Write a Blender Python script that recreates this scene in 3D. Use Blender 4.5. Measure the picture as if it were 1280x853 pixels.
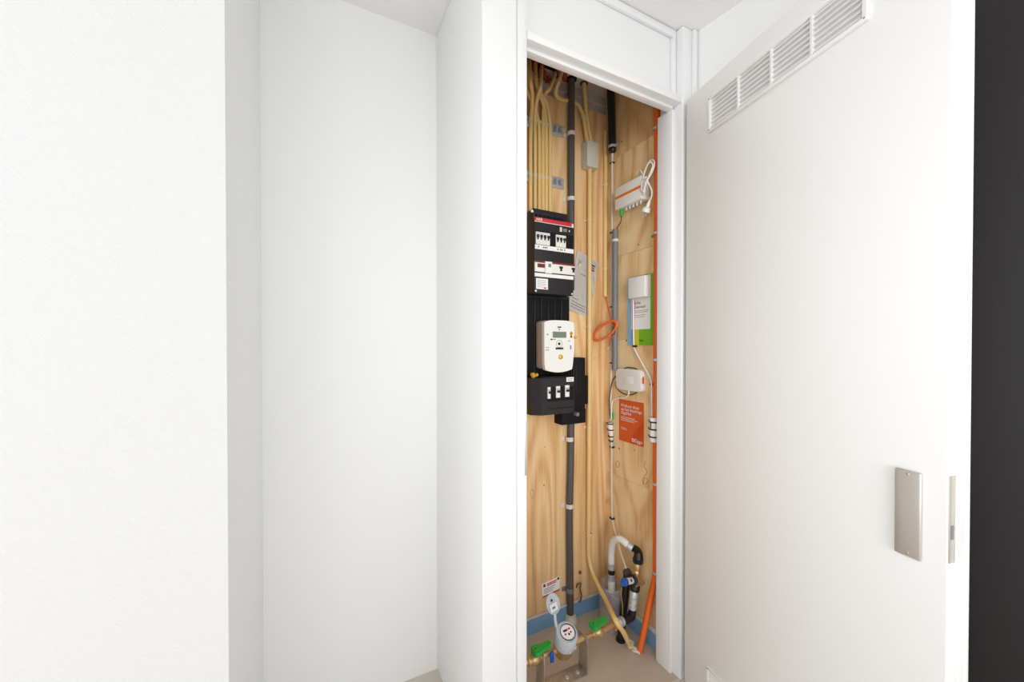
import bpy, bmesh, math, random
from mathutils import Vector, Matrix
random.seed(7)
for o in list(bpy.data.objects): bpy.data.objects.remove(o)
S = bpy.context.scene
C = S.collection

# ------------------------------------------------------------------ camera
F = 480.0; YAW = math.radians(27.04); PIT = math.radians(0.5); CY = 426.5 + 9.7; H = 1.325
cd = bpy.data.cameras.new('camera'); cam = bpy.data.objects.new('camera', cd); C.objects.link(cam)
cam.location = (0, 0, H); cam.rotation_euler = (math.pi/2 - PIT, 0, -YAW)
cd.sensor_width = 36; cd.lens = F/1280*36; cd.shift_y = 9.7/1280; cd.clip_start = 0.02
S.camera = cam
# ------------------------------------------------------------------ light
S.view_settings.view_transform = 'Standard'; S.view_settings.look = 'None'
S.view_settings.exposure = 0.82; S.view_settings.gamma = 1.0; S.view_settings.use_curve_mapping = False
w = bpy.data.worlds.new('world'); S.world = w; w.use_nodes = True
w.node_tree.nodes['Background'].inputs[0].default_value = (0.975, 0.985, 1.0, 1)
w.node_tree.nodes['Background'].inputs[1].default_value = 0.84
ld = bpy.data.lights.new('cupboard_fill', 'AREA'); ld.shape = 'RECTANGLE'; ld.size = 1.0; ld.size_y = 1.4; ld.energy = 1.9; ld.spread = math.radians(46); ld.color = (0.97, 0.985, 1)  # unseen fill light added behind the camera to brighten the cupboard
lo = bpy.data.objects.new('cupboard_fill', ld); C.objects.link(lo); lo.location = (0.1, -1.5, 1.5); lo.rotation_euler = (Vector((1.2, 1.3, 1.4))-lo.location).to_track_quat('-Z', 'Y').to_euler()

# ------------------------------------------------------------------ geometry of the view -> points in the room
SY, CYW = math.sin(YAW), math.cos(YAW)
def ray(px, py):
    a = (px-640)/F; b = (CY-py)/F
    fh = math.cos(PIT)+b*math.sin(PIT); up = -math.sin(PIT)+b*math.cos(PIT)
    return Vector((SY*fh+CYW*a, CYW*fh-SY*a, up))
CAM = Vector((0, 0, H))
def PY(px, py, Y): d = ray(px, py); return CAM + d*(Y/d.y)
def PX(px, py, X): d = ray(px, py); return CAM + d*(X/d.x)
def PZ(px, py, Z): d = ray(px, py); return CAM + d*((Z-H)/d.z)
YB, XR, ZC = 1.53, 1.318, 2.575          # cupboard back wall, cupboard right wall, ceiling
def bw(px, py, off=0.0): return PY(px, py, YB-off)
def rw(px, py, off=0.0): return PX(px, py, XR-off)

# ------------------------------------------------------------------ materials
def lin(c): return tuple(((v/255)/12.92 if v/255 <= 0.04045 else ((v/255+0.055)/1.055)**2.4) for v in c) + (1,)
def mat(name, rgb, rough=0.5, metal=0.0, noise=0.0, nscale=40, bump=0.0, bscale=200, spec=0.5, trans=0.0, alpha=1.0):
    m = bpy.data.materials.new(name); m.use_nodes = True
    nt = m.node_tree; b = nt.nodes['Principled BSDF']
    b.inputs['Base Color'].default_value = lin(rgb); b.inputs['Roughness'].default_value = rough
    b.inputs['Metallic'].default_value = metal; b.inputs['Specular IOR Level'].default_value = spec
    b.inputs['Transmission Weight'].default_value = trans; b.inputs['Alpha'].default_value = alpha
    tc = nt.nodes.new('ShaderNodeTexCoord')
    if noise:
        n = nt.nodes.new('ShaderNodeTexNoise'); n.inputs['Scale'].default_value = nscale; n.inputs['Detail'].default_value = 4
        mx = nt.nodes.new('ShaderNodeMix'); mx.data_type = 'RGBA'
        l = lin(rgb); mx.inputs['A'].default_value = tuple(v*(1-noise) for v in l[:3])+(1,); mx.inputs['B'].default_value = tuple(min(1, v*(1+noise)) for v in l[:3])+(1,)
        nt.links.new(tc.outputs['Object'], n.inputs['Vector']); nt.links.new(n.outputs['Fac'], mx.inputs['Factor']); nt.links.new(mx.outputs['Result'], b.inputs['Base Color'])
    if bump:
        n = nt.nodes.new('ShaderNodeTexNoise'); n.inputs['Scale'].default_value = bscale; n.inputs['Detail'].default_value = 2
        bp = nt.nodes.new('ShaderNodeBump'); bp.inputs['Strength'].default_value = bump; bp.inputs['Distance'].default_value = 0.002
        nt.links.new(tc.outputs['Object'], n.inputs['Vector']); nt.links.new(n.outputs['Fac'], bp.inputs['Height']); nt.links.new(bp.outputs['Normal'], b.inputs['Normal'])
    return m
def weave(name, rgb):
    m = mat(name, rgb, 0.75); nt = m.node_tree; b = nt.nodes['Principled BSDF']
    tc = nt.nodes.new('ShaderNodeTexCoord'); mp = nt.nodes.new('ShaderNodeMapping'); mp.inputs['Rotation'].default_value = (0, math.radians(45), 0)
    w1 = nt.nodes.new('ShaderNodeTexWave'); w1.inputs['Scale'].default_value = 45; w1.inputs['Distortion'].default_value = 5; w1.inputs['Detail'].default_value = 2; w1.inputs['Detail Scale'].default_value = 3
    bp = nt.nodes.new('ShaderNodeBump'); bp.inputs['Strength'].default_value = 0.25; bp.inputs['Distance'].default_value = 0.0015
    nt.links.new(tc.outputs['Object'], mp.inputs['Vector']); nt.links.new(mp.outputs['Vector'], w1.inputs['Vector'])
    nt.links.new(w1.outputs['Fac'], bp.inputs['Height']); nt.links.new(bp.outputs['Normal'], b.inputs['Normal'])
    return m
def plywood(name, cols, axis, seed, wave=1.5, dist=7.0, stretch=0.16):
    # face veneer: strips of long vertical grain with cathedral figure
    m = bpy.data.materials.new(name); m.use_nodes = True; nt = m.node_tree; b = nt.nodes['Principled BSDF']; b.inputs['Roughness'].default_value = 0.62; b.inputs['Specular IOR Level'].default_value = 0.25
    N = nt.nodes.new; L = nt.links.new
    tc = N('ShaderNodeTexCoord'); mp = N('ShaderNodeMapping')
    mp.inputs['Location'].default_value = (seed*1.7, seed*2.3, seed*0.9)
    mp.inputs['Scale'].default_value = (1, 1, stretch)
    L(tc.outputs['Object'], mp.inputs['Vector'])
    wn_ = N('ShaderNodeTexNoise'); wn_.inputs['Scale'].default_value = wave*3; wn_.inputs['Detail'].default_value = 1.2; wn_.inputs['Roughness'].default_value = 0.35; L(mp.outputs['Vector'], wn_.inputs['Vector'])
    wm_ = N('ShaderNodeMath'); wm_.operation = 'MULTIPLY'; wm_.inputs[1].default_value = dist*6; L(wn_.outputs['Fac'], wm_.inputs[0])
    ws_ = N('ShaderNodeMath'); ws_.operation = 'SINE'; L(wm_.outputs[0], ws_.inputs[0])
    wv = N('ShaderNodeMapRange'); wv.inputs['From Min'].default_value = -1; wv.inputs['From Max'].default_value = 1; L(ws_.outputs[0], wv.inputs['Value'])
    mp2 = N('ShaderNodeMapping'); mp2.inputs['Scale'].default_value = (1, 1, 0.03); L(tc.outputs['Object'], mp2.inputs['Vector'])
    fine = N('ShaderNodeTexNoise'); fine.inputs['Scale'].default_value = 160; fine.inputs['Detail'].default_value = 3; L(mp2.outputs['Vector'], fine.inputs['Vector'])
    big = N('ShaderNodeTexNoise'); big.inputs['Scale'].default_value = 5; big.inputs['Detail'].default_value = 2; L(mp.outputs['Vector'], big.inputs['Vector'])
    a1 = N('ShaderNodeMath'); a1.operation = 'MULTIPLY'; a1.inputs[1].default_value = 0.25; L(wv.outputs['Result'], a1.inputs[0])
    a2 = N('ShaderNodeMath'); a2.operation = 'MULTIPLY_ADD'; a2.inputs[1].default_value = 0.42; L(fine.outputs['Fac'], a2.inputs[0]); L(a1.outputs[0], a2.inputs[2])
    a3 = N('ShaderNodeMath'); a3.operation = 'MULTIPLY_ADD'; a3.inputs[1].default_value = 0.7; L(big.outputs['Fac'], a3.inputs[0]); L(a2.outputs[0], a3.inputs[2])
    cr = N('ShaderNodeValToRGB'); el = cr.color_ramp.elements
    el[0].position = 0.40; el[0].color = lin(cols[0]); el[1].position = 0.92; el[1].color = lin(cols[2])
    e = el.new(0.63); e.color = lin(cols[1])
    L(a3.outputs[0], cr.inputs['Fac']); L(cr.outputs['Color'], b.inputs['Base Color'])
    return m
M = dict(
    wall=mat('white_wall_paint', (246, 246, 245), 0.8, bump=0.08, bscale=260),
    weave=weave('white_woven_wallpaper', (240, 240, 240)),
    ceil=mat('ceiling_paint', (246, 245, 244), 0.85, bump=0.06, bscale=300),
    frame=mat('white_frame_lacquer', (241, 241, 241), 0.42),
    door=mat('white_door_lacquer', (246, 246, 245), 0.4),
    dark=mat('charcoal_wall', (30, 25, 27), 0.45, noise=0.12, nscale=3, bump=0.1, bscale=500),
    floor=mat('beige_floor', (212, 204, 192), 0.55, noise=0.06, nscale=8),
    cement=mat('cement_floor', (200, 184, 166), 0.85, noise=0.14, nscale=9, bump=0.2, bscale=90),
    concrete=mat('concrete', (204, 194, 186), 0.9, noise=0.1, nscale=8, bump=0.2, bscale=120),
    ply=plywood('plywood_back', [(186, 134, 82), (226, 182, 128), (243, 210, 162)], 'X', 3.0, 2.2, 7, 0.10),
    ply1=plywood('plywood_right_a', [(196, 148, 94), (236, 200, 148), (246, 220, 174)], 'Y', 5.0, 1.8, 7, 0.4),
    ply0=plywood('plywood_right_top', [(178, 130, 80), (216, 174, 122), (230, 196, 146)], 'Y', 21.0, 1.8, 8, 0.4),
    ply2=plywood('plywood_right_b', [(208, 164, 110), (242, 208, 156), (248, 224, 178)], 'Y', 9.0, 1.2, 6, 0.3),
    ply3=plywood('plywood_right_c', [(204, 158, 104), (240, 204, 152), (247, 221, 175)], 'Y', 13.0, 1.5, 7, 0.35),
    blue=mat('blue_plinth', (122, 164, 204), 0.6, noise=0.12, nscale=12),
    pale=mat('pale_sealant', (214, 208, 198), 0.8, noise=0.1),
    yellow=mat('cream_conduit', (234, 200, 132), 0.45),
    cream=mat('cream_clip', (226, 206, 166), 0.5),
    pipe=mat('dark_grey_pvc', (84, 78, 76), 0.5),
    grey=mat('mid_grey_pvc', (122, 124, 128), 0.5),
    greybox=mat('grey_box', (204, 200, 186), 0.55),
    black=mat('black_plastic', (38, 37, 38), 0.45, spec=0.35),
    blackm=mat('black_matt', (26, 25, 26), 0.7, spec=0.2, noise=0.3, nscale=60),
    rubber=mat('black_rubber', (20, 20, 21), 0.4),
    white=mat('white_plastic', (238, 236, 231), 0.4),
    offwhite=mat('offwhite_plastic', (222, 214, 204), 0.5),
    beige=mat('beige_plastic', (188, 168, 152), 0.5),
    paper=mat('paper', (244, 242, 239), 0.85),
    red=mat('red_print', (206, 44, 62), 0.5),
    darkred=mat('dark_red', (122, 40, 36), 0.5),
    orange=mat('orange_conduit', (236, 108, 30), 0.45),
    orangec=mat('orange_cable', (236, 122, 62), 0.5),
    ocard=mat('orange_card', (222, 92, 36), 0.55, noise=0.12, nscale=6),
    ocard2=mat('orange_card_shape', (206, 76, 26), 0.55),
    ostripe=mat('orange_stripe', (232, 128, 28), 0.5),
    terra=mat('terracotta_tube', (176, 74, 46), 0.6),
    green=mat('green_lever', (40, 170, 66), 0.4),
    greenp=mat('green_print', (120, 186, 38), 0.55),
    yelp=mat('yellow_green_print', (206, 206, 40), 0.55),
    bluep=mat('light_blue_print', (138, 188, 222), 0.55),
    bluec=mat('blue_cap', (24, 84, 180), 0.35),
    brass=mat('brass', (208, 172, 124), 0.36, 0.7, noise=0.12, nscale=50),
    gold=mat('gold_seal', (222, 180, 62), 0.35, 0.5),
    steel=mat('galvanised_steel', (204, 208, 214), 0.35, 0.45, noise=0.15, nscale=60),
    bracket=mat('worn_steel_bracket', (190, 184, 174), 0.35, 0.75, noise=0.3, nscale=40),
    satin=mat('satin_nickel', (206, 200, 192), 0.33, 0.7),
    lcd=mat('green_lcd', (112, 132, 112), 0.3),
    meterblue=mat('grey_blue_meter', (200, 206, 212), 0.4),
    ink=mat('black_print', (30, 30, 32), 0.6),
    grey2=mat('grey_print', (130, 132, 140), 0.6),
    grain=mat('dark_knot', (116, 76, 40), 0.7),
    pencil=mat('pencil', (120, 92, 62), 0.8),
)
def clear_mat():
    m = mat('clear_grey_plastic', (196, 196, 194), 0.12); nt = m.node_tree; b = nt.nodes['Principled BSDF']
    t = nt.nodes.new('ShaderNodeBsdfTransparent'); x = nt.nodes.new('ShaderNodeMixShader'); x.inputs[0].default_value = 0.24
    out = nt.nodes['Material Output']
    nt.links.new(t.outputs[0], x.inputs[1]); nt.links.new(b.outputs[0], x.inputs[2]); nt.links.new(x.outputs[0], out.inputs[0])
    return m
M['clear'] = clear_mat()

# ------------------------------------------------------------------ mesh builder
def spline(pts, n=8):
    pts = [Vector(p) for p in pts]
    if len(pts) < 3: return pts
    q = [pts[0]*2-pts[1]] + pts + [pts[-1]*2-pts[-2]]
    out = []
    for i in range(1, len(q)-2):
        a, b, c, d = q[i-1], q[i], q[i+1], q[i+2]
        for k in range(n):
            t = k/n
            out.append(0.5*((2*b)+(c-a)*t+(2*a-5*b+4*c-d)*t*t+(3*b-a-3*c+d)*t**3))
    out.append(pts[-1]); return out
class MB:
    def __init__(s): s.bm = bmesh.new()
    def box(s, lo, hi, bev=0.0, seg=2, mtx=None):
        lo, hi = Vector(lo), Vector(hi); c = (lo+hi)/2; d = hi-lo
        r = bmesh.ops.create_cube(s.bm, size=1, matrix=Matrix.Translation(c) @ Matrix.Diagonal((abs(d.x), abs(d.y), abs(d.z), 1)))
        vs = r['verts']
        if bev:
            es = list({e for v in vs for e in v.link_edges})
            rr = bmesh.ops.bevel(s.bm, geom=es, offset=bev, segments=seg, affect='EDGES', profile=0.5)
            vs = list({v for f in rr['faces'] for v in f.verts} | {v for v in vs if v.is_valid})
        if mtx is not None: bmesh.ops.transform(s.bm, matrix=mtx, verts=[v for v in vs if v.is_valid])
        return s
    def prism(s, pts, dirv):
        dirv = Vector(dirv); a = [s.bm.verts.new(Vector(p)) for p in pts]; b = [s.bm.verts.new(Vector(p)+dirv) for p in pts]
        n = len(pts); s.bm.faces.new(a); s.bm.faces.new(b[::-1])
        for i in range(n): s.bm.faces.new((a[i], b[i], b[(i+1) % n], a[(i+1) % n]))
        return s
    def rings(s, rings, closed=False, caps=True):
        rs = [[s.bm.verts.new(p) for p in r] for r in rings]; n = len(rs[0])
        for i in range(len(rs)-1 + (1 if closed else 0)):
            a, b = rs[i], rs[(i+1) % len(rs)]
            for k in range(n): s.bm.faces.new((a[k], a[(k+1) % n], b[(k+1) % n], b[k]))
        if caps and not closed: s.bm.faces.new(rs[0][::-1]); s.bm.faces.new(rs[-1])
        return s
    def tube(s, pts, r, seg=12, n=8, smooth=True, closed=False):
        p = spline(pts, n) if smooth else [Vector(q) for q in pts]
        if closed: p = p[:-1]
        N = len(p); T = []
        for i in range(N):
            if closed: t = p[(i+1) % N]-p[i-1]
            else: t = p[min(i+1, N-1)]-p[max(i-1, 0)]
            T.append(t.normalized())
        u = T[0].orthogonal().normalized(); R = []
        for i in range(N):
            u = (u-T[i]*u.dot(T[i])).normalized(); v = T[i].cross(u)
            rr = r(i/(N-1)) if callable(r) else r
            R.append([p[i]+u*(rr*math.cos(2*math.pi*k/seg))+v*(rr*math.sin(2*math.pi*k/seg)) for k in range(seg)])
        return s.rings(R, closed)
    def cyl(s, a, b, r, r2=None, seg=20):
        a, b = Vector(a), Vector(b); t = (b-a).normalized(); u = t.orthogonal().normalized(); v = t.cross(u); r2 = r if r2 is None else r2
        return s.rings([[q+u*(x*math.cos(2*math.pi*k/seg))+v*(x*math.sin(2*math.pi*k/seg)) for k in range(seg)] for q, x in ((a, r), (b, r2))])
    def lathe(s, a, axis, prof, seg=24):
        a = Vector(a); t = Vector(axis).normalized(); u = t.orthogonal().normalized(); v = t.cross(u)
        return s.rings([[a+t*h+u*(max(x, 1e-4)*math.cos(2*math.pi*k/seg))+v*(max(x, 1e-4)*math.sin(2*math.pi*k/seg)) for k in range(seg)] for x, h in prof])
    def ring(s, a, axis, ro, ri, h, seg=24):
        return s.lathe_closed(a, axis, [(ro, 0), (ro, h), (ri, h), (ri, 0)], seg)
    def lathe_closed(s, a, axis, prof, seg=24):
        a = Vector(a); t = Vector(axis).normalized(); u = t.orthogonal().normalized(); v = t.cross(u)
        return s.rings([[a+t*h+u*(x*math.cos(2*math.pi*k/seg))+v*(x*math.sin(2*math.pi*k/seg)) for k in range(seg)] for x, h in prof], closed=True)
    def build(s, name, m, parent=None, smooth=True, origin=None):
        bmesh.ops.recalc_face_normals(s.bm, faces=s.bm.faces)
        me = bpy.data.meshes.new(name)
        if parent is not None: org = Vector(parent.get('_o', (0, 0, 0)))
        elif origin is not None: org = Vector(origin)
        else:
            xs = [v.co for v in s.bm.verts]
            lo = Vector((min(v.x for v in xs), min(v.y for v in xs), min(v.z for v in xs))); hi = Vector((max(v.x for v in xs), max(v.y for v in xs), max(v.z for v in xs)))
            org = Vector(((lo.x+hi.x)/2, (lo.y+hi.y)/2, lo.z))
        bmesh.ops.translate(s.bm, vec=-org, verts=s.bm.verts)
        s.bm.to_mesh(me); s.bm.free()
        me.materials.append(M[m])
        if smooth:
            me.polygons.foreach_set('use_smooth', [True]*len(me.polygons)); me.set_sharp_from_angle(angle=math.radians(38))
        o = bpy.data.objects.new(name, me); C.objects.link(o)
        if parent is not None: o.parent = parent; o['_o'] = org
        else: o.location = org; o['_o'] = org
        return o
def tag(o, label, cat, group=None):
    o['label'] = label; o['category'] = cat
    if group: o['group'] = group
    return o
def thing(name, label, cat, loc, group=None):
    o = bpy.data.objects.new(name, None); C.objects.link(o); o.location = loc; o['_o'] = tuple(loc); o.empty_display_size = 0.05
    return tag(o, label, cat, group)
def struct(o, label=None):
    o['kind'] = 'structure'
    if label: o['label'] = label
    return o
def dup(o, dv):
    c = o.copy(); C.objects.link(c); c.parent = o.parent; c.location = o.location + Vector(dv); return c
def text(name, body, size, m, parent, pos, ex, ey, ext=0.0002, align='LEFT'):
    # flat lettering at a point; ex / ey are the reading and the up direction
    cu = bpy.data.curves.new('lettering', 'FONT'); cu.body = body; cu.size = size; cu.extrude = ext; cu.resolution_u = 2; cu.align_x = align
    t = bpy.data.objects.new('lettering', cu); C.objects.link(t)
    me = bpy.data.meshes.new_from_object(t.evaluated_get(bpy.context.evaluated_depsgraph_get()))
    bpy.data.objects.remove(t); bpy.data.curves.remove(cu)
    ex, ey = Vector(ex).normalized(), Vector(ey).normalized(); ez = ex.cross(ey)
    mt = Matrix((ex, ey, ez)).transposed().to_4x4(); mt.translation = Vector(pos)-Vector(parent.get('_o', (0, 0, 0)))
    me.transform(mt); me.materials.clear(); me.materials.append(M[m])
    o = bpy.data.objects.new(name, me); C.objects.link(o); o.parent = parent; return o
EX, EZ = Vector((1, 0, 0)), Vector((0, 0, 1)); RX_ = Vector((0, -1, 0))   # reading directions on back wall / right wall

# ================================================================== the setting
def sbox(name, lo, hi, m, label=None, bev=0.0):
    return struct(MB().box(lo, hi, bev).build(name, m), label)
YF = 1.05; XNL0, XNL1 = -0.177, -0.162; XNR = 0.437; YN = 1.53
sbox('floor', (-2.2, -1.6, -0.05), (1.75, YF, 0), 'floor', 'light beige hall floor')
sbox('floor_niche', (XNL0-0.02, YF, -0.05), (XNR+0.02, YN+0.02, 0), 'floor', 'light beige floor of the empty niche')
sbox('floor_cupboard', (0.5, YF, -0.05), (XR+0.02, YB+0.02, -0.0), 'cement', 'raw cement floor inside the meter cupboard')
ZK = 2.594
sbox('ceiling', (-2.2, -1.6, ZC), (1.75, 1.10, ZC+0.08), 'ceil', 'white painted hall ceiling')
sbox('ceiling_niche', (-2.2, 1.10, ZC), (0.553, 1.7, ZC+0.08), 'ceil', 'white painted ceiling of the niche')
sbox('ceiling_cupboard', (0.553, 1.10, ZK), (XR+0.1, 1.7, ZK+0.06), 'concrete', 'bare concrete ceiling inside the meter cupboard')
MBl = MB().prism([(-2.2, YF, 0), (XNL0, YF, 0), (XNL1, YN, 0), (-2.2, YN, 0)], (0, 0, ZC)); struct(MBl.build('wall_left', 'weave', smooth=False), 'white woven-textured wall left of the niche')
sbox('wall_niche_back', (-0.3, YN, 0), (0.5, YN+0.06, ZC), 'wall', 'plain white rear wall of the niche')
sbox('wall_niche_right', (XNR, YF, 0), (0.553, YB+0.04, ZC), 'wall', 'white partition between the niche and the cupboard', 0.004)
# cupboard shell
wb = sbox('wall_cupboard_back', (0.553, YB+0.018, 0), (XR+0.1, YB+0.08, ZK), 'concrete', 'concrete rear wall of the meter cupboard')
wr = sbox('wall_cupboard_right', (XR+0.018, 1.15, 0), (XR+0.1, YB+0.018, ZK), 'concrete', 'side wall of the meter cupboard')
MB().box((0.553, YB, 0.0), (XR+0.016, YB+0.018, 2.495)).build('plywood_panel', 'ply', wb)
MB().box((0.553, YB+0.013, 2.549), (XR+0.016, YB+0.0185, 2.551)).build('pour_line', 'pale', wb)
zs = [rw(795, 314, 0).z, rw(780, 425, 0).z]
zs2 = rw(790, 603).z
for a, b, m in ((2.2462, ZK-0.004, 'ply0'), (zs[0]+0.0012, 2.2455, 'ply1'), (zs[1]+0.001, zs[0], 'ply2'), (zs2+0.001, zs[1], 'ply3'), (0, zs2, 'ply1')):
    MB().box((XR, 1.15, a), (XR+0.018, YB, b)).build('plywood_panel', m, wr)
# knots and pencil on the plywood
def knot(wallf, px, py, r, parent, nrm):
    p = wallf(px, py, 0); MB().lathe(p, nrm, [(r, -0.0005), (r*0.8, 0.0004), (0, 0.0006)], 10).build('knot', 'grain', parent)
for px, py, r in ((777, 177, .005), (798, 306, .004), (783, 426, .005), (775, 496, .003), (774, 561, .005), (793, 563, .003)): knot(rw, px, py, r, wr, (-1, 0, 0))
for px, py, r in ((681, 559, .003), (680, 607, .004), (716, 705, .003), (744, 448, .003)): knot(bw, px, py, r, wb, (0, -1, 0))
c = rw(772, 580.5, 0.0006)
MB().tube([c+Vector((0, 0.014*math.cos(t), 0.015*math.sin(t))) for t in [i*math.pi/4 for i in range(9)]], 0.0008, 5, 4).build('pencil_mark', 'pencil', wr)
MB().tube([rw(x, y, 0.0006) for x, y in ((807, 577), (805, 583), (809, 590), (806, 595), (803, 601), (806, 606), (810, 601), (806, 598), (804, 606))], 0.0008, 5, 5).build('pencil_mark', 'pencil', wr)
MB().tube([bw(x, y, 0.0006) for x, y in ((663, 615), (666, 612), (668, 618), (666, 623), (663, 620), (663.4, 616))], 0.0006, 5, 4).build('pencil_mark', 'pencil', wb)
# blue plinths
b1 = MB().box((0.553, YB-0.014, 0), (XR-0.001, YB-0.0002, 0.066), 0.002).build('baseboard_back', 'blue'); struct(b1, 'blue plinth along the cupboard back wall')
MB().box((0.553, YB-0.012, 0.066), (XR-0.001, YB-0.0004, 0.076), 0.002).build('sealant_strip', 'pale', b1)
b2 = MB().box((XR-0.014, 1.155, 0), (XR-0.0002, YB-0.0145, 0.068), 0.002).build('baseboard_right', 'blue'); struct(b2, 'blue plinth along the cupboard side wall')
MB().box((XR-0.012, 1.155, 0.068), (XR-0.0004, YB-0.0145, 0.088), 0.002).build('sealant_strip', 'pale', b2)
# frame of the cupboard
t1 = struct(MB().box((0.554, 1.043, 0), (0.585, 1.15, ZC-0.002), 0.003).build('trim_1', 'frame'), 'white left post of the cupboard door frame')
pz0, pz1 = PY(656, 595, 1.043).z, PY(656, 527, 1.043).z
st = MB().box((0.5765, 1.0415, pz0), (0.5862, 1.06, pz1), 0.001).build('strike_plate', 'satin', t1); st['label'] = 'dull metal strike plate'
t2 = struct(MB().box((1.279, 1.04, 0), (1.33, 1.15, ZC-0.002), 0.003).build('trim_2', 'frame'), 'white right post of the cupboard door frame')
MB().box((1.265, 1.078, 0), (1.2792, 1.152, 2.268), 0.003).build('door_stop', 'frame', t2)
MB().box((1.30, 1.15, 0), (1.336, 1.156, 2.27)).build('cover_strip', 'frame', t2)
t3 = struct(MB().box((0.586, 1.043, 2.275), (1.287, 1.102, 2.302), 0.003).build('trim_3', 'frame'), 'white head of the cupboard door frame')
MB().box((0.586, 1.074, 2.264), (1.2645, 1.102, 2.2755), 0.002).build('door_stop', 'frame', t3)
t4 = struct(MB().box((0.586, 1.082, 2.3025), (1.277, 1.10, ZC-0.003)).build('trim_4', 'frame', smooth=False), 'flat white panel above the cupboard opening')
MB().box((0.586, 1.068, ZC-0.032), (1.277, 1.082, ZC-0.003), 0.003).build('bead', 'frame', t4)
MB().box((1.2555, 1.068, 2.3025), (1.277, 1.082, ZC-0.0325), 0.003).build('bead', 'frame', t4)
sbox('trim_5', (1.331, 1.03, 0), (1.352, 1.15, ZC-0.002), 'frame', 'narrow white strip between door frame and corner', 0.002)
# hall wall on the right: white stub, then dark
cr = Vector((1.352, 1.075, 0)); dr = Vector((0.15, -0.988, 0)).normalized(); nr = Vector((dr.y, -dr.x, 0)) * -1
def wallseg(name, a, b, m, label):
    p = [cr+dr*a, cr+dr*b, cr+dr*b+nr*0.08, cr+dr*a+nr*0.08]
    return struct(MB().prism(p, (0, 0, ZC)).build(name, m, smooth=False), label)
wallseg('wall_right', -0.06, 0.60, 'wall', 'white wall in the corner behind the open door')
wallseg('wall_far_right', 0.60, 1.6, 'dark', 'dark charcoal wall beyond the open door')

# ------------------------------------------------------------------ the open door
hinge = Vector((1.281, 1.033, 0)); da = math.radians(12.44); dd = Vector((-math.sin(da), -math.cos(da), 0)); dn = Vector((-dd.y, dd.x, 0)) 
if dn.x > 0: dn = -dn
door = bpy.data.objects.new('door_1', None); C.objects.link(door)
DM = Matrix((dd, dn, EZ)).transposed().to_4x4(); DM.translation = hinge      # local x along the door, y out of its inner face, z up
door.matrix_world = DM; door['kind'] = 'structure'; door['label'] = 'white rebated cupboard door standing open, with vent grilles'
door['_o'] = (0, 0, 0); DMI = DM.inverted()
def dp(px, py, y=0.0):
    o_, d_ = DMI @ CAM, DMI.to_3x3() @ ray(px, py); return o_ + d_*((y-o_.y)/d_.y)
LD = dp(1186, 432).x
MB().box((0.012, -0.026, 0.012), (LD, 0, 2.272), 0.0015).build('leaf', 'door', door)
MB().box((0.0, -0.040, 0.008), (LD+0.014, -0.026, 2.285), 0.002).build('rebate_lip', 'door', door)
f = MB(); p0, p1 = dp(1190, 597).z, dp(1190, 708).z
f.box((LD-0.001, -0.0225, p1), (LD+0.0012, -0.0035, p0), 0.0005).build('lock_faceplate', 'satin', door)
MB().box((LD+0.0008, -0.017, p1+(p0-p1)*0.27), (LD+0.0018, -0.009, p1+(p0-p1)*0.43)).build('latch', 'grey', door)
q = [dp(1121, 584), dp(1155, 592), dp(1153, 700), dp(1120, 691)]
px0, px1 = (q[0].x+q[3].x)/2, (q[1].x+q[2].x)/2; z1, z0 = (q[0].z+q[1].z)/2, (q[2].z+q[3].z)/2
hp = MB().box((px0, 0.0002, z0), (px1, 0.008, z1), 0.0035, 3).build('handle_plate', 'satin', door)
for zz in (z0+0.008, z1-0.008): MB().lathe(((px0+px1)/2, 0.0078, zz), (0, 1, 0), [(0.0035, 0), (0.0028, 0.001), (0, 0.0012)], 12).build('screw', 'bracket', hp)
def vent(zt, zb, sa, sb):
    fr = 0.010; secs = 4; n = 7; D = 0.010
    m = MB(); m.box((sa, 0, zb), (sb, D, zb+fr), 0.001).box((sa, 0, zt-fr), (sb, D, zt), 0.001).box((sa, 0, zb+fr), (sa+fr*1.1, D, zt-fr), 0.001).box((sb-fr*1.1, 0, zb+fr), (sb, D, zt-fr), 0.001)
    g = m.build('vent_frame', 'door', door)
    MB().box((sa+fr, 0.0002, zb+fr), (sb-fr, 0.0008, zt-fr)).build('vent_backing', 'door', g)
    L0, L1 = sa+fr*1.1, sb-fr*1.1; wsec = (L1-L0)/secs; dv = 0.006
    d0 = MB().box((L0+wsec-dv/2, 0.001, zb+fr), (L0+wsec+dv/2, D*0.95, zt-fr)).build('divider', 'door', g)
    for k in range(1, secs-1): dup(d0, (wsec*k, 0, 0))
    hz = (zt-zb-2*fr)/n
    s0 = MB().prism([(L0+dv/2, 0.0012, zb+fr+hz*0.75), (L0+dv/2, 0.0085, zb+fr+hz*0.15), (L0+dv/2, 0.0085, zb+fr+hz*0.32), (L0+dv/2, 0.0012, zb+fr+hz*0.95)], (wsec-dv, 0, 0)).build('slat', 'door', g, smooth=False)
    for i in range(secs):
        for j in range(n):
            if i or j: dup(s0, (wsec*i, 0, hz*j))
    for x in (sa+0.006, sb-0.006):
        for z in (zb+0.007, zt-0.007): MB().lathe((x, D-0.0002, z), (0, 1, 0), [(0.0026, 0), (0.0018, 0.0008), (0, 0.001)], 10).build('screw', 'grey2', g)
va, vb = dp(887.4, 167.4), dp(1087.5, 24); vt = dp(1032.5, 3.4)
vz = ((va.z+vb.z)/2, vt.z)
vent(vt.z, vz[0], va.x, vb.x)
vl = dp(885.5, 831); vent(vl.z, vl.z-(vt.z-vz[0]), vl.x, vl.x+(vb.x-va.x))

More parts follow.
